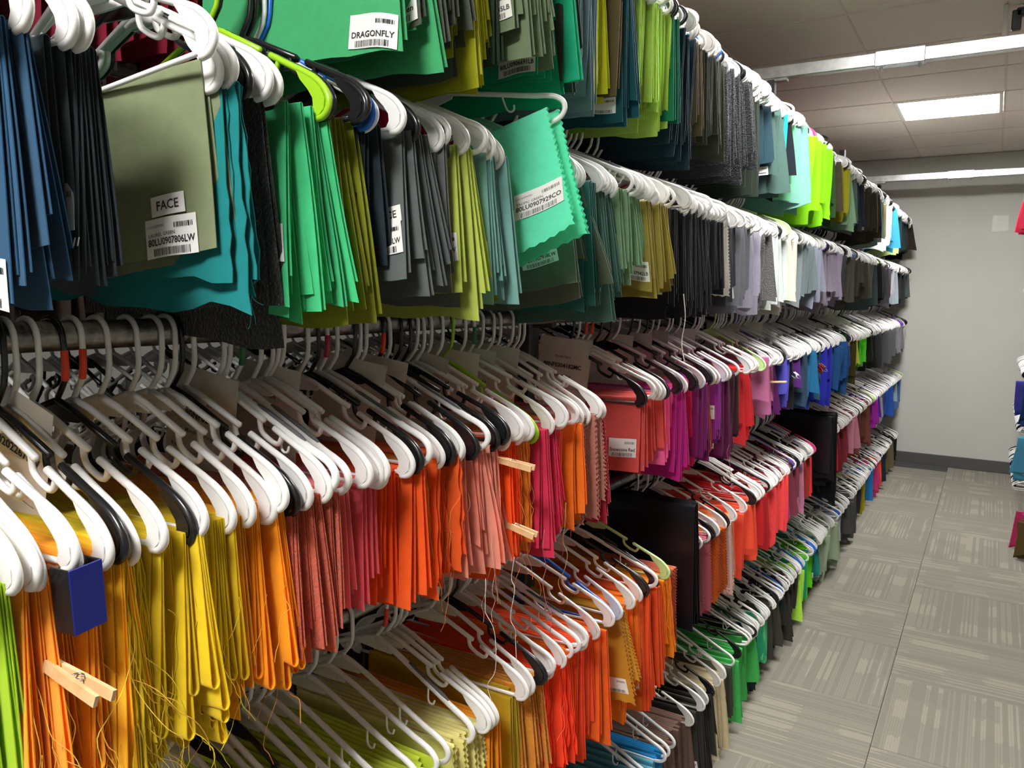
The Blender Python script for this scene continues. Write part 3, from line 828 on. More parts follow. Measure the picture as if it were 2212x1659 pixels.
def hanger_parts(kind, lo=False):
    n = 5 if lo else 8
    sm = (lambda p: np.array(p)) if lo else (lambda p: bez(p, 4))
    parts = []
    hk = MB().tube(xz(hook_path(5 if lo else 12)), .0033, n)
    parts.append(('hook', hk))
    nk = MB().plate([(0, -.066), (.012, -.073), (.040, -.0865), (.036, -.0915), (.0, -.0925), (-.036, -.0915), (-.040, -.0865), (-.012, -.073)], .0032)
    parts.append(('neck_web', nk))
    for s in (1, -1):
        a = MB()
        if kind == 'P':
            a.tube(xz(mir([(.000, -.070), (.03, -.0795), (.097, -.1095)], s)), .0041, n)
            if not lo or s > 0:
                a.tube(xz(sm(mir([(.088, -.106), (.0895, -.1195), (.096, -.1275), (.115, -.1365), (.1245, -.135), (.130, -.1235)], s))), .0034, n)
            tp = [(.115, -.1175)] + TIP
            a.tube(xz(sm(mir(tp, s))), .0041, n)
            parts.append(('shoulder_arm', a))
            parts.append(('end_paddle', MB().plate(mir(WEB, s) if s > 0 else mir(WEB, s)[::-1], .0065)))
        else:
            a.tube(xz(sm(mir([(.0, -.070), (.03, -.0795), (.1, -.1105)] + UTIP, s))), .0043 if kind == 'S' else .0048, n)
            if not lo or s > 0:
                a.tube(xz(sm(mir([(.118, -.119), (.118, -.142), (.122, -.150), (.129, -.150), (.132, -.143)], s))), .0018, 5)
            parts.append(('shoulder_arm', a))
            if kind == 'G':
                g = MB().tube(xz(mir([(.075, -.0945), (.085, -.0985), (.15, -.128), (.160, -.133)], s)), [.0016, .0030, .0030, .0016], 6)
                parts.append(('grip_strip', g))
    parts.append(('trouser_bar', MB().tube([(-.190, 0, -.1925 if kind == 'P' else -.1935), (.190, 0, -.1925 if kind == 'P' else -.1935)], .0029, n)))
    return parts
HCOL = dict(W='white', B='black', L='lime', U='blue', S='sage', V='purple', K='pink', M='mint')
_hm = {}
def hanger_meshes(code):
    if code not in _hm:
        r = []
        for nm, mb in hanger_parts(code[1]):
            me = mb.mesh(nm, nm not in ('neck_web', 'end_paddle'))
            me.materials.append(M['grip'] if nm == 'grip_strip' else M[HCOL[code[0]]])
            r.append((nm, me))
        _hm[code] = r
    return _hm[code]
RAILW = dict(A='top rail', B='second rail', C='third rail', D='fourth rail', E='lowest rail')
COLW = dict(W='white', B='black', L='lime-green', U='blue', S='sage-green', V='purple', K='pink', M='pale lime')
TYPW = dict(P='notched', S='plain tubular', G='grey-gripped')
def color_at(row, y):
    best = min(BUND[row], key=lambda b: 0 if b[0] <= y <= b[1] else min(abs(b[0] - y), abs(b[1] - y)))
    return best[3]
all_h = []       # row, y, code, yaw, roll, x
for r in 'ABCDE':
    hs = list(HANG[r])
    yl = hs[-1][0] + .02 if hs else .75
    out = [(y, c) for y, c in hs]
    y = yl
    while y < 7.80:
        inb = any(b[0] - .012 <= y <= b[1] + .012 for b in BUND[r]) and not any(b[0] - .01 <= y <= b[1] + .01 for b in BUND[r] if 'dz' in OVER.get((r, b[3]), {}) and r == 'D')
        if inb:
            q = random.random()
            c = 'W' if q < .86 else ('B' if q < .965 else random.choice('LUSVKM'))
            t = 'P' if random.random() < .66 else ('S' if random.random() < .8 else 'G')
            out.append((y, c + t))
        y += (random.uniform(.016, .030) if random.random() < .72 else random.uniform(.04, .08)) * (1.0 if y < 3.6 else 1.35)
    for y, c in out:
        far = y > yl
        yaw = random.gauss(0, .06 if far else .022); roll = random.gauss(0, .032 if far else .022)
        hv = HOVER.get((r, round(y, 3)))
        if hv is None:
            for kk_, vv_ in HOVER.items():
                if kk_[0] == r and abs(kk_[1] - y) < .006: hv = vv_
        all_h.append([r, y, c] + (list(hv[:2]) if hv else [yaw, roll]) + [RX])
for (r, y, c, yaw, roll) in EXTRA_H: all_h.append([r, y, c, yaw, roll, RX])
camp = np.array((0, 0, 1.5))
def hdist(h_): return np.linalg.norm(np.array((h_[5] + .15, h_[1], RAIL[h_[0]] - .15)) - camp)
def visible(h_):
    # inside the picture?
    Rm = np.array(cam.matrix_world)[:3, :3]
    for dx, dz in ((0.0, .0), (.2, -.17), (.2, -.2)):
        q = Rm.T @ (np.array((h_[5] + dx, h_[1], RAIL[h_[0]] + dz)) - camp)
        if q[2] > -.05: continue
        u = 1106 + 1704.75 * q[0] / -q[2]; v = 829.5 - 1704.75 * q[1] / -q[2]
        if -20 < u < 2232 and -20 < v < 1680: return True
    return False
cand = [h_ for h_ in all_h if visible(h_)]
cand.sort(key=hdist)
MAXH = 296
near_h = cand[:MAXH]; near_ids = {id(h_) for h_ in near_h}
def place_hanger(r, y, code, yaw, roll, x=RX, label=None, group=None, dz=0.0):
    z = RAIL[r] - .0005 + dz
    e = empty('clothes_hanger', (x, y, z), (random.gauss(0, .03), roll, yaw))
    lab = label or '%s %s plastic hanger on the %s over %s swatches' % (COLW[code[0]], TYPW[code[1]], RAILW[r], color_at(r, y))
    tag(e, lab, 'hanger', group or 'hangers on the %s' % RAILW[r])
    for nm, me in hanger_meshes(code):
        link(nm, me, parent=e)
    return e
placed = {}
near_h.sort(key=lambda h_: (h_[0], h_[1]))
for h_ in near_h:
    e = place_hanger(*h_[:5])
    placed.setdefault(h_[0], []).append((h_[1], h_[2], e))
ORD = ['first', 'second', 'third', 'fourth', 'fifth', 'sixth', 'seventh', 'eighth', 'ninth', 'tenth', 'eleventh', 'twelfth', 'thirteenth', 'fourteenth']
bylab = {}
for r in placed:
    for yy, cc, e in placed[r]: bylab.setdefault(e['label'], []).append((yy, e))
for lab, es in bylab.items():
    if len(es) > 1:
        for i, (yy, e) in enumerate(sorted(es, key=lambda t: t[0])): e['label'] = lab + ', %s from the left' % ORD[min(i, 13)]
# colour tapes on a few hooks of the third rail
def tape(row, y, mat, z=-.028):
    yy, cc, e = min(placed[row], key=lambda t: abs(t[0] - y))
    p = [(.0211, 0, z + .014), (.0209, 0, z - .004), (.0180, 0, z - .018)]
    MB().tube(p, .0040, 8).build('tape_band', M[mat], e, True)
for y, mt in ((.475, 'tape_orange'), (.492, 'tape_orange'), (.99, 'tape_orange'), (.86, 'tape_red'), (1.26, 'tape_green'), (1.75, 'tape_orange'), (1.79, 'tape_orange'), (.70, 'tape_green')):
    tape('C', y, mt)
tape('D', 1.0, 'tape_orange')

# the rest of the hangers, too many to hold singly
lo = {}
for k in 'PSG':
    mb = MB()
    for nm, p in hanger_parts(k, True): mb.add(p.V, p.F)
    lo[k] = (np.array(mb.V), mb.F)
SV, SF, SM = [], [], []
def stuff_hanger(x, y, z, code, yaw, roll, flip=False):
    V, F = lo[code[1]]
    ca, sa = math.cos(yaw), math.sin(yaw); cr_, sr = math.cos(roll), math.sin(roll)
    W = V.copy()
    if flip: W = W * np.array([-1, -1, 1])
    W = np.stack([W[:, 0] * cr_ + W[:, 2] * sr, W[:, 1], -W[:, 0] * sr + W[:, 2] * cr_], 1)
    W = np.stack([W[:, 0] * ca - W[:, 1] * sa, W[:, 0] * sa + W[:, 1] * ca, W[:, 2]], 1) + np.array([x, y, z])
    n = sum(len(v) for v in SV)
    SV.append(W)
    SF.extend([tuple(i + n for i in f) for f in F])
    SM.extend(['WBLUSVKM'.index(code[0])] * len(F))
nst = 0
_n = 0
def stuff_add(*a, **k):
    global nst
    stuff_hanger(*a, **k); nst += 1
for h_ in all_h:
    if id(h_) in near_ids: continue
    if h_[1] < .2: continue
    stuff_add(h_[5], h_[1], RAIL[h_[0]], h_[2], h_[3], h_[4])
for r in 'BC':                       # the rack behind
    y = .1
    while y < 5.0:
        stuff_add(-1.40, y, RAIL[r], random.choice(['WP', 'WP', 'WS', 'BP']), random.gauss(0, .08), random.gauss(0, .03), flip=True)
        y += random.uniform(.022, .05)
for r in 'ABCDE':                    # far end of the right-hand rack
    y = 6.2
    while y < 7.75:
        stuff_add(.40, y, RRAIL[r], random.choice(['WP', 'WS', 'WP', 'BP']), random.gauss(0, .05), 0, flip=True)
        y += random.uniform(.05, .09)
SVa = np.concatenate(SV)
me = mesh_from('clothes_hangers', SVa, SF)
for k in 'WBLUSVKM': me.materials.append(M[HCOL[k]])
me.polygons.foreach_set('material_index', SM)
o = link('clothes_hangers', me)
tag(o, 'plastic hangers packed along the distant stretches of the rails', 'hanger', kind='stuff')

# ------------------------------------------------------------------ SWATCH BUNDLES
class Sheet:
    """one swatch folded over a hanger bar; local frame: x towards the aisle, z up, bar at origin"""
    def __init__(s, y0, L, a0, a1, style='s', r=.003, R=.006, slant=.05, wave=.004, hem=.004, tilt=0.0, spread=.004,
                 Lb=None, curl=0.0, hemslope=0.0, gather=0.0, k=None, sag=0.0, seed=0, rise=0.0):
        s.rise = rise
        g = np.random.default_rng(seed)
        s.y0, s.L, s.a0, s.a1, s.style = y0, L, a0, a1, style
        s.r, s.R, s.slant, s.wave, s.hem, s.tilt, s.spread, s.curl, s.hemslope, s.gather, s.sag = r, R, slant, wave, hem, tilt, spread, curl, hemslope, gather, sag
        s.Lb = Lb if Lb is not None else L * g.uniform(.85, 1.0)
        s.k = k or g.uniform(18, 42); s.ph = g.uniform(0, 6.28, 6); s.g = g
    def cs(s, K):
        if s.style == 'l':
            t = np.linspace(0, 1, K)
            R = s.R
            fy = -(.0012 + (R - .0012) * np.clip(t, 0, 1) ** 2.2); fz = -t * (s.L - R)
            ang = np.linspace(0, math.pi, 7)[1:-1]
            by = -R * np.cos(ang); bz = -(s.L - R) - R * 1.25 * np.sin(ang)
            uy = -fy[::-1]; uz = fz[::-1]
            return np.concatenate([fy, by, uy]), np.concatenate([fz, bz, uz])
        t = np.linspace(0, 1, K)
        fy = -(s.r + s.spread * t ** 1.4); fz = -s.r - t * (s.L - s.r)
        ang = np.linspace(0, math.pi, 5)[1:-1]
        oy = -s.r * np.cos(ang); oz = -s.r + s.r * np.sin(ang)
        by = s.r + s.spread * t ** 1.4; bz = -s.r - t * (s.Lb - s.r)
        return np.concatenate([fy[::-1], oy, by]), np.concatenate([fz[::-1], oz, bz])
    def front_y(s, dep):
        if s.style == 'l':
            return -(.0012 + (s.R - .0012) * np.clip(dep / (s.L - s.R), 0, 1) ** 2.2)
        return -(s.r + s.spread * np.clip(dep / s.L, 0, 1.2) ** 1.4)
    def mod(s, a, cy, cz):
        dep = -cz; q = np.clip(dep / s.L, 0, 1.3); u = (a - s.a0) / (s.a1 - s.a0)
        x = a + s.slant * dep * u + s.wave * .6 * q * np.sin(14 * dep + s.ph[3]) * u - s.gather * q * (u - .5) * .2
        y = s.y0 + cy + s.wave * q ** .8 * (np.sin(s.k * a + s.ph[0] + 6 * dep) + .5 * np.sin(2.3 * s.k * a + s.ph[1])) + s.tilt * dep + s.curl * q * u ** 5
        z = s.rise * a + cz + s.hem * q * (np.sin(23 * a + s.ph[2]) + .6 * np.sin(61 * a + s.ph[4])) + s.hemslope * q * (u - .5) - s.sag * (1 - np.clip(q * 3, 0, 1)) * np.maximum(0, .5 - np.abs(u - .45)) * 0
        return np.stack([x, y, z], -1)
    def mesh(s, na=8, K=12, th=.0009):
        cy, cz = s.cs(K)
        a = s.a0 + (s.a1 - s.a0) * np.linspace(0, 1, na) ** .75
        A, CY = np.meshgrid(a, cy); _, CZ = np.meshgrid(a, cz)
        P = s.mod(A, CY, CZ)
        if s.style == 'p':
            zz = np.where(np.arange(P.shape[0]) % 2 == 0, .0018, -.0018)
            P[:, -1, 0] += zz; P[:, 0, 0] -= zz
            zx = np.where(np.arange(P.shape[1]) % 2 == 0, .0018, -.0018)
            P[0, :, 2] += zx; P[-1, :, 2] += zx
        if s.style == 'f':
            P[:, -1, 0] += s.g.uniform(-.003, .003, P.shape[0]); P[0, :, 2] += s.g.uniform(-.004, .004, P.shape[1])
            P[-1, :, 2] += s.g.uniform(-.004, .004, P.shape[1])
        return thick(P, th)

def thick(P, th):
    K, J = P.shape[:2]
    du = np.gradient(P, axis=0); dv = np.gradient(P, axis=1)
    N = np.cross(du, dv); N /= np.linalg.norm(N, axis=2)[..., None] + 1e-9
    V = np.concatenate([(P + N * th / 2).reshape(-1, 3), (P - N * th / 2).reshape(-1, 3)])
    idx = np.arange(K * J).reshape(K, J); n = K * J
    q = np.stack([idx[:-1, :-1], idx[1:, :-1], idx[1:, 1:], idx[:-1, 1:]], -1).reshape(-1, 4)
    F = [q, q[:, ::-1] + n]
    E_ = []; base = 2 * n; EV = []
    for e, rev in ((idx[:, 0], True), (idx[:, -1], False), (idx[0, :], False), (idx[-1, :], True)):
        m_ = len(e)
        EV.append(V[e]); EV.append(V[e + n])
        a_ = base + np.arange(m_); b_ = a_ + m_
        q2 = np.stack([a_[:-1], a_[1:], b_[1:], b_[:-1]], -1)
        E_.append(q2[:, ::-1] if rev else q2); base += 2 * m_
    return np.concatenate([V] + EV), np.concatenate(F + E_).tolist()

def sticker_on(sheet, a, dep, w, h, lines, parent, rot=0.0, barcode=True, off=.0022, name='sticker'):
    """a paper sticker that follows the front face of the sheet, with its print as a sub-part"""
    cr_, sr = math.cos(rot), math.sin(rot)
    a = min(a, sheet.a1 - w / 2 - .003)
    def S(p, q, o):
        aa = a + p * cr_ - q * sr; dd = dep - (p * sr + q * cr_)
        P = sheet.mod(aa, sheet.front_y(dd), -dd)
        P[..., 1] -= o
        return P
    pu, qv = np.meshgrid(np.linspace(-w / 2, w / 2, 7), np.linspace(h / 2, -h / 2, 5))
    V, F = thick(S(pu, qv, off), .0004)
    st = link(name, mesh_from(name, V, F, False), M['sticker'], parent)
    mv, mf = [], []
    def put(V2, F2):
        n = len(mv)
        if len(V2) == 0: return
        P = S(V2[:, 0], V2[:, 1], off + .0006)
        mv.extend(P.tolist()); mf.extend([tuple(i + n for i in f) for f in F2])
    for (txt, cx_, cy_, hh, bold) in lines:
        V2, F2 = text_tris(txt, bold)
        if len(V2) and (V2[:, 0].max() - V2[:, 0].min()) * hh > w * .92:
            kx = w * .92 / ((V2[:, 0].max() - V2[:, 0].min()) * hh); cx_ = 0
        else: kx = 1.0
        put(V2 * np.array([hh * kx, hh]) + np.array([cx_, cy_ - hh / 2]), F2)
    if barcode:
        g = np.random.default_rng(int(abs(a) * 1e4) + 3)
        def bars(x0_, x1_, y0_, y1_, step):
            x = x0_
            while x < x1_:
                wd = step * g.uniform(.3, .75)
                put(np.array([(x, y0_), (x + wd, y0_), (x + wd, y1_), (x, y1_)]), [(0, 1, 2, 3)])
                x += step * g.uniform(.8, 1.4)
        if barcode in (True, 1, 3): bars(-w * .36, w * .36, -h * .46, -h * .27, w * .022)
        if barcode in (True, 1, 2): bars(w * .08, w * .44, h * .2, h * .33, w * .022)
    if mf:
        link('print', mesh_from('print', mv, mf, False), M['ink'], st)
    return st

ADJ = dict(s='folded', l='looped', t='fuzzy', h='sheer', g='glossy', p='zigzag-edged', f='fray-edged')
POOL = {}
def pool_sheet(style, i):
    key = (style, i)
    if key not in POOL:
        sh = Sheet(0, .2, -.15, .18, style if style != 'l' else 's', r=.004, slant=rng.uniform(-.03, .16), wave=.006, hem=.006,
                   spread=.005, curl=rng.uniform(-.012, .02), hemslope=rng.uniform(-.03, .02), seed=900 + i)
        V, F = sh.mesh(7 if style != 'p' else 14, 7 if style != 'p' else 16, .0012)
        me = mesh_from('swatch', V, F); me.materials.append(M['f' + style])
        POOL[key] = (me, sh)
    return POOL[key]
LEN = dict(A=(.22, .285), B=(.19, .26), C=(.175, .235), D=(.18, .25), E=(.19, .235))
def jitter_col(c, s=.06):
    k = 1 + random.gauss(0, s)
    return (*[min(1, max(0, v * k)) for v in c], 1)

seen_labels = {}
bundles = {}
nlay = 0
for r in 'ABCDE':
    zb = RAIL[r] - .1935 + .0055
    row = BUND[r]
    for bi, (y0, y1, hx, nm, stl) in enumerate(row):
        ov = OVER.get((r, nm), {})
        yc = ov.get('y', (y0 + y1) / 2); dy = y1 - y0
        near = yc < 1.75; mid = yc < 2.6
        e = empty('swatch_bundle', (RX + ov.get('dx', 0), yc, zb + ov.get('dz', 0)), (0, ov.get('roll', random.gauss(0, .015)), ov.get('yaw', random.gauss(0, .02))))
        prev = row[bi - 1][3] if bi else None; nxt = row[bi + 1][3] if bi + 1 < len(row) else None
        lab = '%s %s fabric swatches on the %s' % (nm, ADJ[stl], RAILW[r])
        lab += ', just past the %s ones' % prev if prev else ', nearest the camera'
        tag(e, lab, 'fabric swatches', 'fabric swatches on the %s' % RAILW[r])
        c = lin(hx)
        if near: sp = dict(s=.0085, l=.0095, t=.0062, f=.0075, h=.0085, p=.0075, g=.008)[stl]
        elif mid: sp = .010
        else: sp = .018 if yc < 4.5 else .03
        n = ov.get('n', int(min(26, max(3, round(dy / sp)))))
        bundles[(r, nm)] = (e, [], c)
        lo_, hi_ = LEN[r]
        baseL = ov.get('L', random.uniform(lo_, hi_))
        a1b = ov.get('a1', random.uniform(.180, .205)); a0b = ov.get('a0', -.15)
        wv = ov.get('wave', random.uniform(.0015, .0034)); slb = ov.get('slant', random.uniform(.0, .10))
        kk = random.uniform(16, 40); tl = ov.get('tilt', 0.0)
        for k in range(n):
            t = (k + .5) / n if n > 1 else .5
            yl = (t - .5) * dy
            rr = .5 * dy / n * .8
            nlay += 1
            if mid:
                L = baseL * random.uniform(.80 if stl != 'l' else .74, 1.04) if k else baseL
                if k and random.random() < .15: L = baseL * random.uniform(1.04, 1.16)
                L = min(L, RAIL[r] - .21 if r == 'E' else .5) if r == 'E' else L
                fan = ov.get('fan', .06) * (t - .5) * 2
                sh = Sheet(yl, L, a0b + random.uniform(-.02, .05), a1b + (random.uniform(-.022, .012) if k else 0.0), stl, r=max(.0014, min(rr, .006)),
                           R=min(.012, max(.005, rr * random.uniform(1.3, 2.5))), slant=slb + (random.uniform(-.03, .04) if k else 0),
                           wave=wv * random.uniform(.7, 1.3) * (.5 if stl == 'l' else 1), hem=ov.get('hem', .0035), tilt=tl + fan * random.uniform(.6, 1.3), spread=rr * .7,
                           curl=random.uniform(-.006, .006), hemslope=ov.get('hemslope', random.uniform(-.02, .012)), k=kk * random.uniform(.9, 1.1), rise=ov.get('rise', 0.0), seed=k + bi * 50 + ord(r) * 977)
                if stl == 'p': na, K = 26, 40
                elif near: na, K = 11, 13
                else: na, K = 7, 8
                V, F = sh.mesh(na, K, .0010)
                o = link('swatch', mesh_from('swatch', V, F), M['f' + stl], e)
                bundles[(r, nm)][1].append(sh)
            else:
                me, sh = pool_sheet(stl, random.randrange(10))
                o = link('swatch', me, parent=e)
                sc = baseL / .2 * random.uniform(.72, 1.14)
                if r == 'E': sc = min(sc, 1.17)
                o.location = (random.uniform(-.035, .022) + (a1b - .18), yl + random.uniform(-.2, .2) * dy / n, 0)
                o.scale = (1, random.uniform(.8, 1.2), sc)
                o.rotation_euler = (random.gauss(0, .02), random.gauss(0, .05), random.gauss(0, .06))
                if k == 0: bundles[(r, nm)][1].append(sh); bundles[(r, nm)] = (e, bundles[(r, nm)][1], c)
            o.color = jitter_col(c, .045)
        # a generic barcode sticker on many bundles
        sh = bundles[(r, nm)][1][0]
        if (r, nm) not in STICK and stl not in 'tl' and random.random() < (.55 if mid else .6):
            if mid:
                sticker_on(sh, sh.a1 - .035 - random.uniform(0, .02), sh.L - .035, .05, .032, [], e, rot=random.gauss(0, .08))
            else:
                w_ = random.uniform(.03, .05)
                st = MB().box((0, 0, 0), (w_, .0008, .028)).build('sticker', M['sticker'], e, loc=(a1b - .02 - w_ / 2 + slb * .12, -dy / 2 - .016, -baseL * random.uniform(.7, .86)), rot=(0, random.gauss(0, .06), 0))
                MB().box((0, -.0006, -.007), (w_ * .7, .0006, .004)).box((w_ * .2, -.0006, .007), (w_ * .4, .0006, .003)).build('print', M['greyink'], st)

# lettered stickers
for key, lst in STICK.items():
    e, shs, c = bundles[key]
    for (kind, k, a, dep, rot, lines) in lst:
        sh = shs[min(k, len(shs) - 1)]
        if kind == 'face':
            sticker_on(sh, a, dep, .046, .021, [(lines[0], 0, 0, .0095, .012)], e, rot, barcode=False)
        else:
            L_ = []
            if len(lines) >= 1: L_.append((lines[0], 0.0, -.004, .0072, .022))
            if len(lines) >= 2: L_.append((lines[1], -.012, .0035, .0038, .004))
            if len(lines) >= 3: L_.append((lines[2], -.02, .0125, .0028, .0))
            sticker_on(sh, a, dep, .068, .041, L_, e, rot)

# overlocked white stitching on the slate hem
e, shs, c = bundles[('B', 'slate-black')]
sh = shs[0]; mb = MB()
for t in np.linspace(.62, 1.0, 26):
    aa = sh.a0 + (sh.a1 - sh.a0) * t
    p0 = sh.mod(np.array([aa]), sh.front_y(np.array([sh.L - .030])), np.array([-(sh.L - .030)]))[0]
    p1 = sh.mod(np.array([aa + .002]), sh.front_y(np.array([sh.L - .037])), np.array([-(sh.L - .037)]))[0]
    p0[1] -= .0012; p1[1] -= .0012
    mb.tube([p0, p1], .0006, 5)
mb.build('overlock_stitch', M['sticker'], e)

# loose threads at frayed edges
def threads(key, n, col_hex, length=.12, seed=1, reach=.03):
    e, shs, c = bundles[key]
    g = np.random.default_rng(seed); mb = MB()
    for i in range(n):
        sh = shs[g.integers(len(shs))]
        d0 = sh.L * g.uniform(.25, 1.0)
        p = np.array([sh.a1 + sh.slant * d0, sh.y0 + g.uniform(-.003, .003), -d0])
        pts = [p]
        v = np.array([g.uniform(.0, .5), g.uniform(-.6, .6), -1.0])
        for s_ in range(9):
            v = v * .75 + np.array([g.normal(.03, .22), g.normal(0, .34), g.normal(-.42, .3)])
            v /= np.linalg.norm(v)
            q = pts[-1] + v * length / 9 * g.uniform(.6, 1.4)
            q[0] = np.clip(q[0], sh.a1 - .004, sh.a1 + reach)
            pts.append(q)
        mb.tube(bez(pts, 3), .00042, 4, cap=False)
    o = mb.build('loose_threads', M['yarn'], e, True)
    o['kind'] = 'stuff'
    o.color = (*lin(col_hex), 1)
for a in THREADS: threads(*a)

# ------------------------------------------------------------------ hidden rack behind: crimson and dark swatches
def swatch_cloud(name, specs, mat, label):
    VV, FF, n = [], [], 0
    for i, (x, y, zb, L, w) in enumerate(specs):
        sh = Sheet(0, L, -w / 2, w / 2, 's', r=.006, slant=0, wave=.006, spread=.006, seed=4000 + i)
        V, F = sh.mesh(5, 5, .0012)
        V = V + np.array([x, y, zb])
        VV.append(V); FF += [tuple(k + n for k in f) for f in F]; n += len(V)
    o = link(name, mesh_from(name, np.concatenate(VV), FF), mat)
    tag(o, label, 'fabric swatches', kind='stuff')
    return o
for hx, rows, lab in (('a3183a', 'A', 'crimson swatches hanging high on the rack behind'), ('3a2a22', 'BCDE', 'dark swatches hanging on the lower rails of the rack behind')):
    sp = []
    for r in rows:
        y = -.2
        while y < 7.6:
            if random.random() < (.9 if r in 'ADE' else .85): sp.append((-1.40, y, RAIL[r] - .2, random.uniform(.2, .3), .33))
            y += random.uniform(.03, .06)
    o = swatch_cloud('swatch_bundles', sp, M['fs'], lab)
    o.color = (*lin(hx), 1)

# right-hand rack: swatches that reach into the picture
for (r, y, hx, nm, stl, L, dx, lab) in RIGHT:
    e = empty('swatch_bundle', (.40 + dx, y, RRAIL[r] - .2), (0, random.gauss(0, .05), math.pi + random.gauss(0, .12)))
    tag(e, lab, 'fabric swatches', 'fabric swatches on the right-hand rack')
    for k in range(5):
        me, sh = pool_sheet(stl, random.randrange(10))
        o = link('swatch', me, parent=e, loc=(random.uniform(-.02, .02), (k - 2) * .014, 0), rot=(0, random.gauss(0, .05), random.gauss(0, .06)))
        o.scale = (1, 1, L / .2 * random.uniform(.85, 1.05)); o.color = jitter_col(lin(hx))

# ------------------------------------------------------------------ paper cards on the third rail
def card(y, roll, w, h, lines, label, seed, x=RX, tilt=0.0, yaw=0.0, top=None):
    top = RAIL['C'] - .052 if top is None else top
    e = empty('paper_card', (x, y, top), (tilt, roll, yaw))
    tag(e, label, 'card', 'record cards hung on the third rail')
    g = np.random.default_rng(seed)
    U, Vv = np.meshgrid(np.linspace(-w / 2, w / 2, 9), np.linspace(0, -h, 9))
    bend = g.uniform(-.008, .008)
    def S(u, v, o): return np.stack([u, bend * (2 * u / w) ** 2 * .5 + .006 * np.sin(v * 12 + seed) - o, v], -1)
    V, F = thick(S(U, Vv, 0), .0004)
    sheet = link('sheet', mesh_from('sheet', V, F, False), M['card'], e)
    mv, mf = [], []
    for (t, cx_, cy_, hh, b_) in lines:
        if t == '_':
            V2, F2 = np.array([(cx_, cy_), (cx_ + hh, cy_), (cx_ + hh, cy_ + .0006), (cx_, cy_ + .0006)]), [(0, 1, 2, 3)]
        else:
            V2, F2 = text_tris(t, b_); V2 = V2 * hh + np.array([cx_, cy_])
        n = len(mv); P = S(V2[:, 0], V2[:, 1], .0008)
        mv.extend(P.tolist()); mf.extend([tuple(i + n for i in f) for f in F2])
    if mf: link('print', mesh_from('print', mv, mf, False), M['ink'], e)
    return e
FORM = [('Rack :', -.045, -.118, .0058, .004), ('_', -.025, -.119, .075, 0), ('Section :', -.041, -.146, .0058, .004), ('_', -.018, -.147, .068, 0),
        ('Level :', -.044, -.174, .0058, .004), ('_', -.024, -.175, .074, 0)]
for i, (y, roll, lines, lab, form) in enumerate(CARDS):
    ls = []
    if len(lines) > 0: ls.append((lines[0], 0, -.047, .0062, .006))
    if len(lines) > 1: ls.append((lines[1], 0, -.070, .0098, .024))
    if len(lines) > 2: ls.append((lines[2], 0, -.092, .0058, .004))
    card(y, roll, .132, .200, ls + (FORM if form else []), lab, 60 + i, tilt=random.gauss(0, .05), yaw=random.gauss(0, .08), x=RX + random.uniform(-.01, .012))

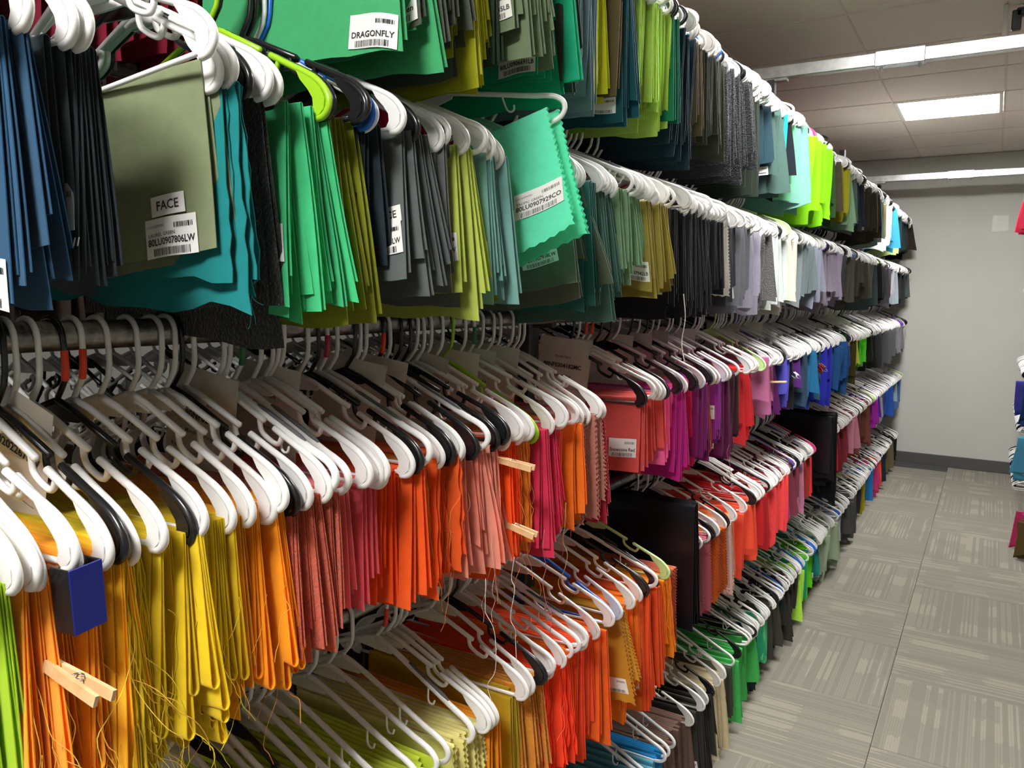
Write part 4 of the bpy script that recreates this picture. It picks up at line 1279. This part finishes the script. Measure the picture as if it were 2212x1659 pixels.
# ------------------------------------------------------------------ pegs and clips
def clothespin(loc, rot, label):
    e = empty('clothes_peg', loc, rot)
    tag(e, label, 'peg', 'wooden clothes pegs')
    for s in (-1, 1):
        mb = MB()
        pr = [(-.036, .0008), (.036, .0065), (.036, .0105), (0.0, .0085), (-.036, .0055)]
        pts = [(p[0], p[1] * s) for p in pr]
        if s < 0: pts = pts[::-1]
        mb.plate(pts[::-1], .0095)
        mb.build('prong', M['wood'], e)
    hx_ = [(.0045 * math.cos(t), y, .0045 * math.sin(t)) for t, y in zip(np.linspace(0, 6 * math.pi, 40), np.linspace(-.006, .006, 40))]
    MB().tube(hx_, .0008, 5).build('spring', M['spring'], e, True)
    return e
for a in PINS: clothespin(*a)
def binder_clip(loc, rot, label, jaw, spine, w=.03, h=.045, t=.012, handles=True):
    """jaws face along y, the spine faces the aisle"""
    e = empty('binder_clip', loc, rot)
    tag(e, label, 'clip')
    for s in (-1, 1):
        MB().box((0, s * t / 2, 0), (w, .0014, h), bevel=.0005).build('jaw', jaw, e)
    MB().box((w / 2, 0, 0), (.0016, t + .0016, h), bevel=.0006).build('spine', spine, e)
    if handles:
        for s in (-1, 1):
            MB().tube(bez([(-w / 2, s * (t / 2 + .001), -.008), (w / 2, s * (t / 2 + .006), -.006), (w / 2 + .012, s * (t / 2 + .008), 0),
                       (w / 2, s * (t / 2 + .006), .006), (-w / 2, s * (t / 2 + .001), .008)], 4), .0009, 6).build('handle', M['spring'], e, True)
    return e
binder_clip((-.655, .366, 1.236), (.05, .0, .12), 'dark blue clip pinched around the amber loops on the third rail', M['black'], M['blueclip'], .024, .058, .030, handles=False)
binder_clip((-.650, 3.21, 1.19), (0, .6, -.3), 'small silver binder clip on the purple swatches, third rail', M['spring'], M['spring'], .02, .02, .010)
binder_clip((-.645, 3.72, 1.18), (0, .5, -.4), 'dark red binder clip on the teal-slate swatches, third rail', M['redclip'], M['redclip'], .03, .034, .018)
o = MB().box((0, 0, 0), (.075, .020, .006), bevel=.001).build('wooden_stick', M['wood'], loc=(-.665, 2.96, 1.185), rot=(0, -.08, 0))
tag(o, 'flat wooden stick clamped across the violet-blue swatches', 'stick')
# a knotted white thread hanging from the second rail
o = MB().tube(bez([(-.66, 1.90, 1.50), (-.655, 1.905, 1.44), (-.66, 1.90, 1.38), (-.652, 1.905, 1.33)], 6), .0012, 5).build('hanging_thread', M['yarn'], None, True)
o.color = (.75, .72, .66, 1)
tag(o, 'off-white twisted thread dangling below the black swatches of the second rail', 'thread')
for i, (p0, p1, hx, lab) in enumerate(DANGLE):
    g = np.random.default_rng(300 + i); p0 = np.array(p0); p1 = np.array(p1)
    pts = [p0 + (p1 - p0) * t + (g.normal(0, .006, 3) if 0 < t < 1 else 0) for t in np.linspace(0, 1, 7)]
    o = MB().tube(bez(pts, 4), .0006, 4).build('hanging_thread', M['yarn'], None, True)
    o.color = (*lin(hx), 1); tag(o, lab, 'thread')
print('hangers', len(all_h), 'near', len(near_h), 'stuff', nst, 'layers', nlay, 'bundles', sum(len(b) for b in BUND.values()))
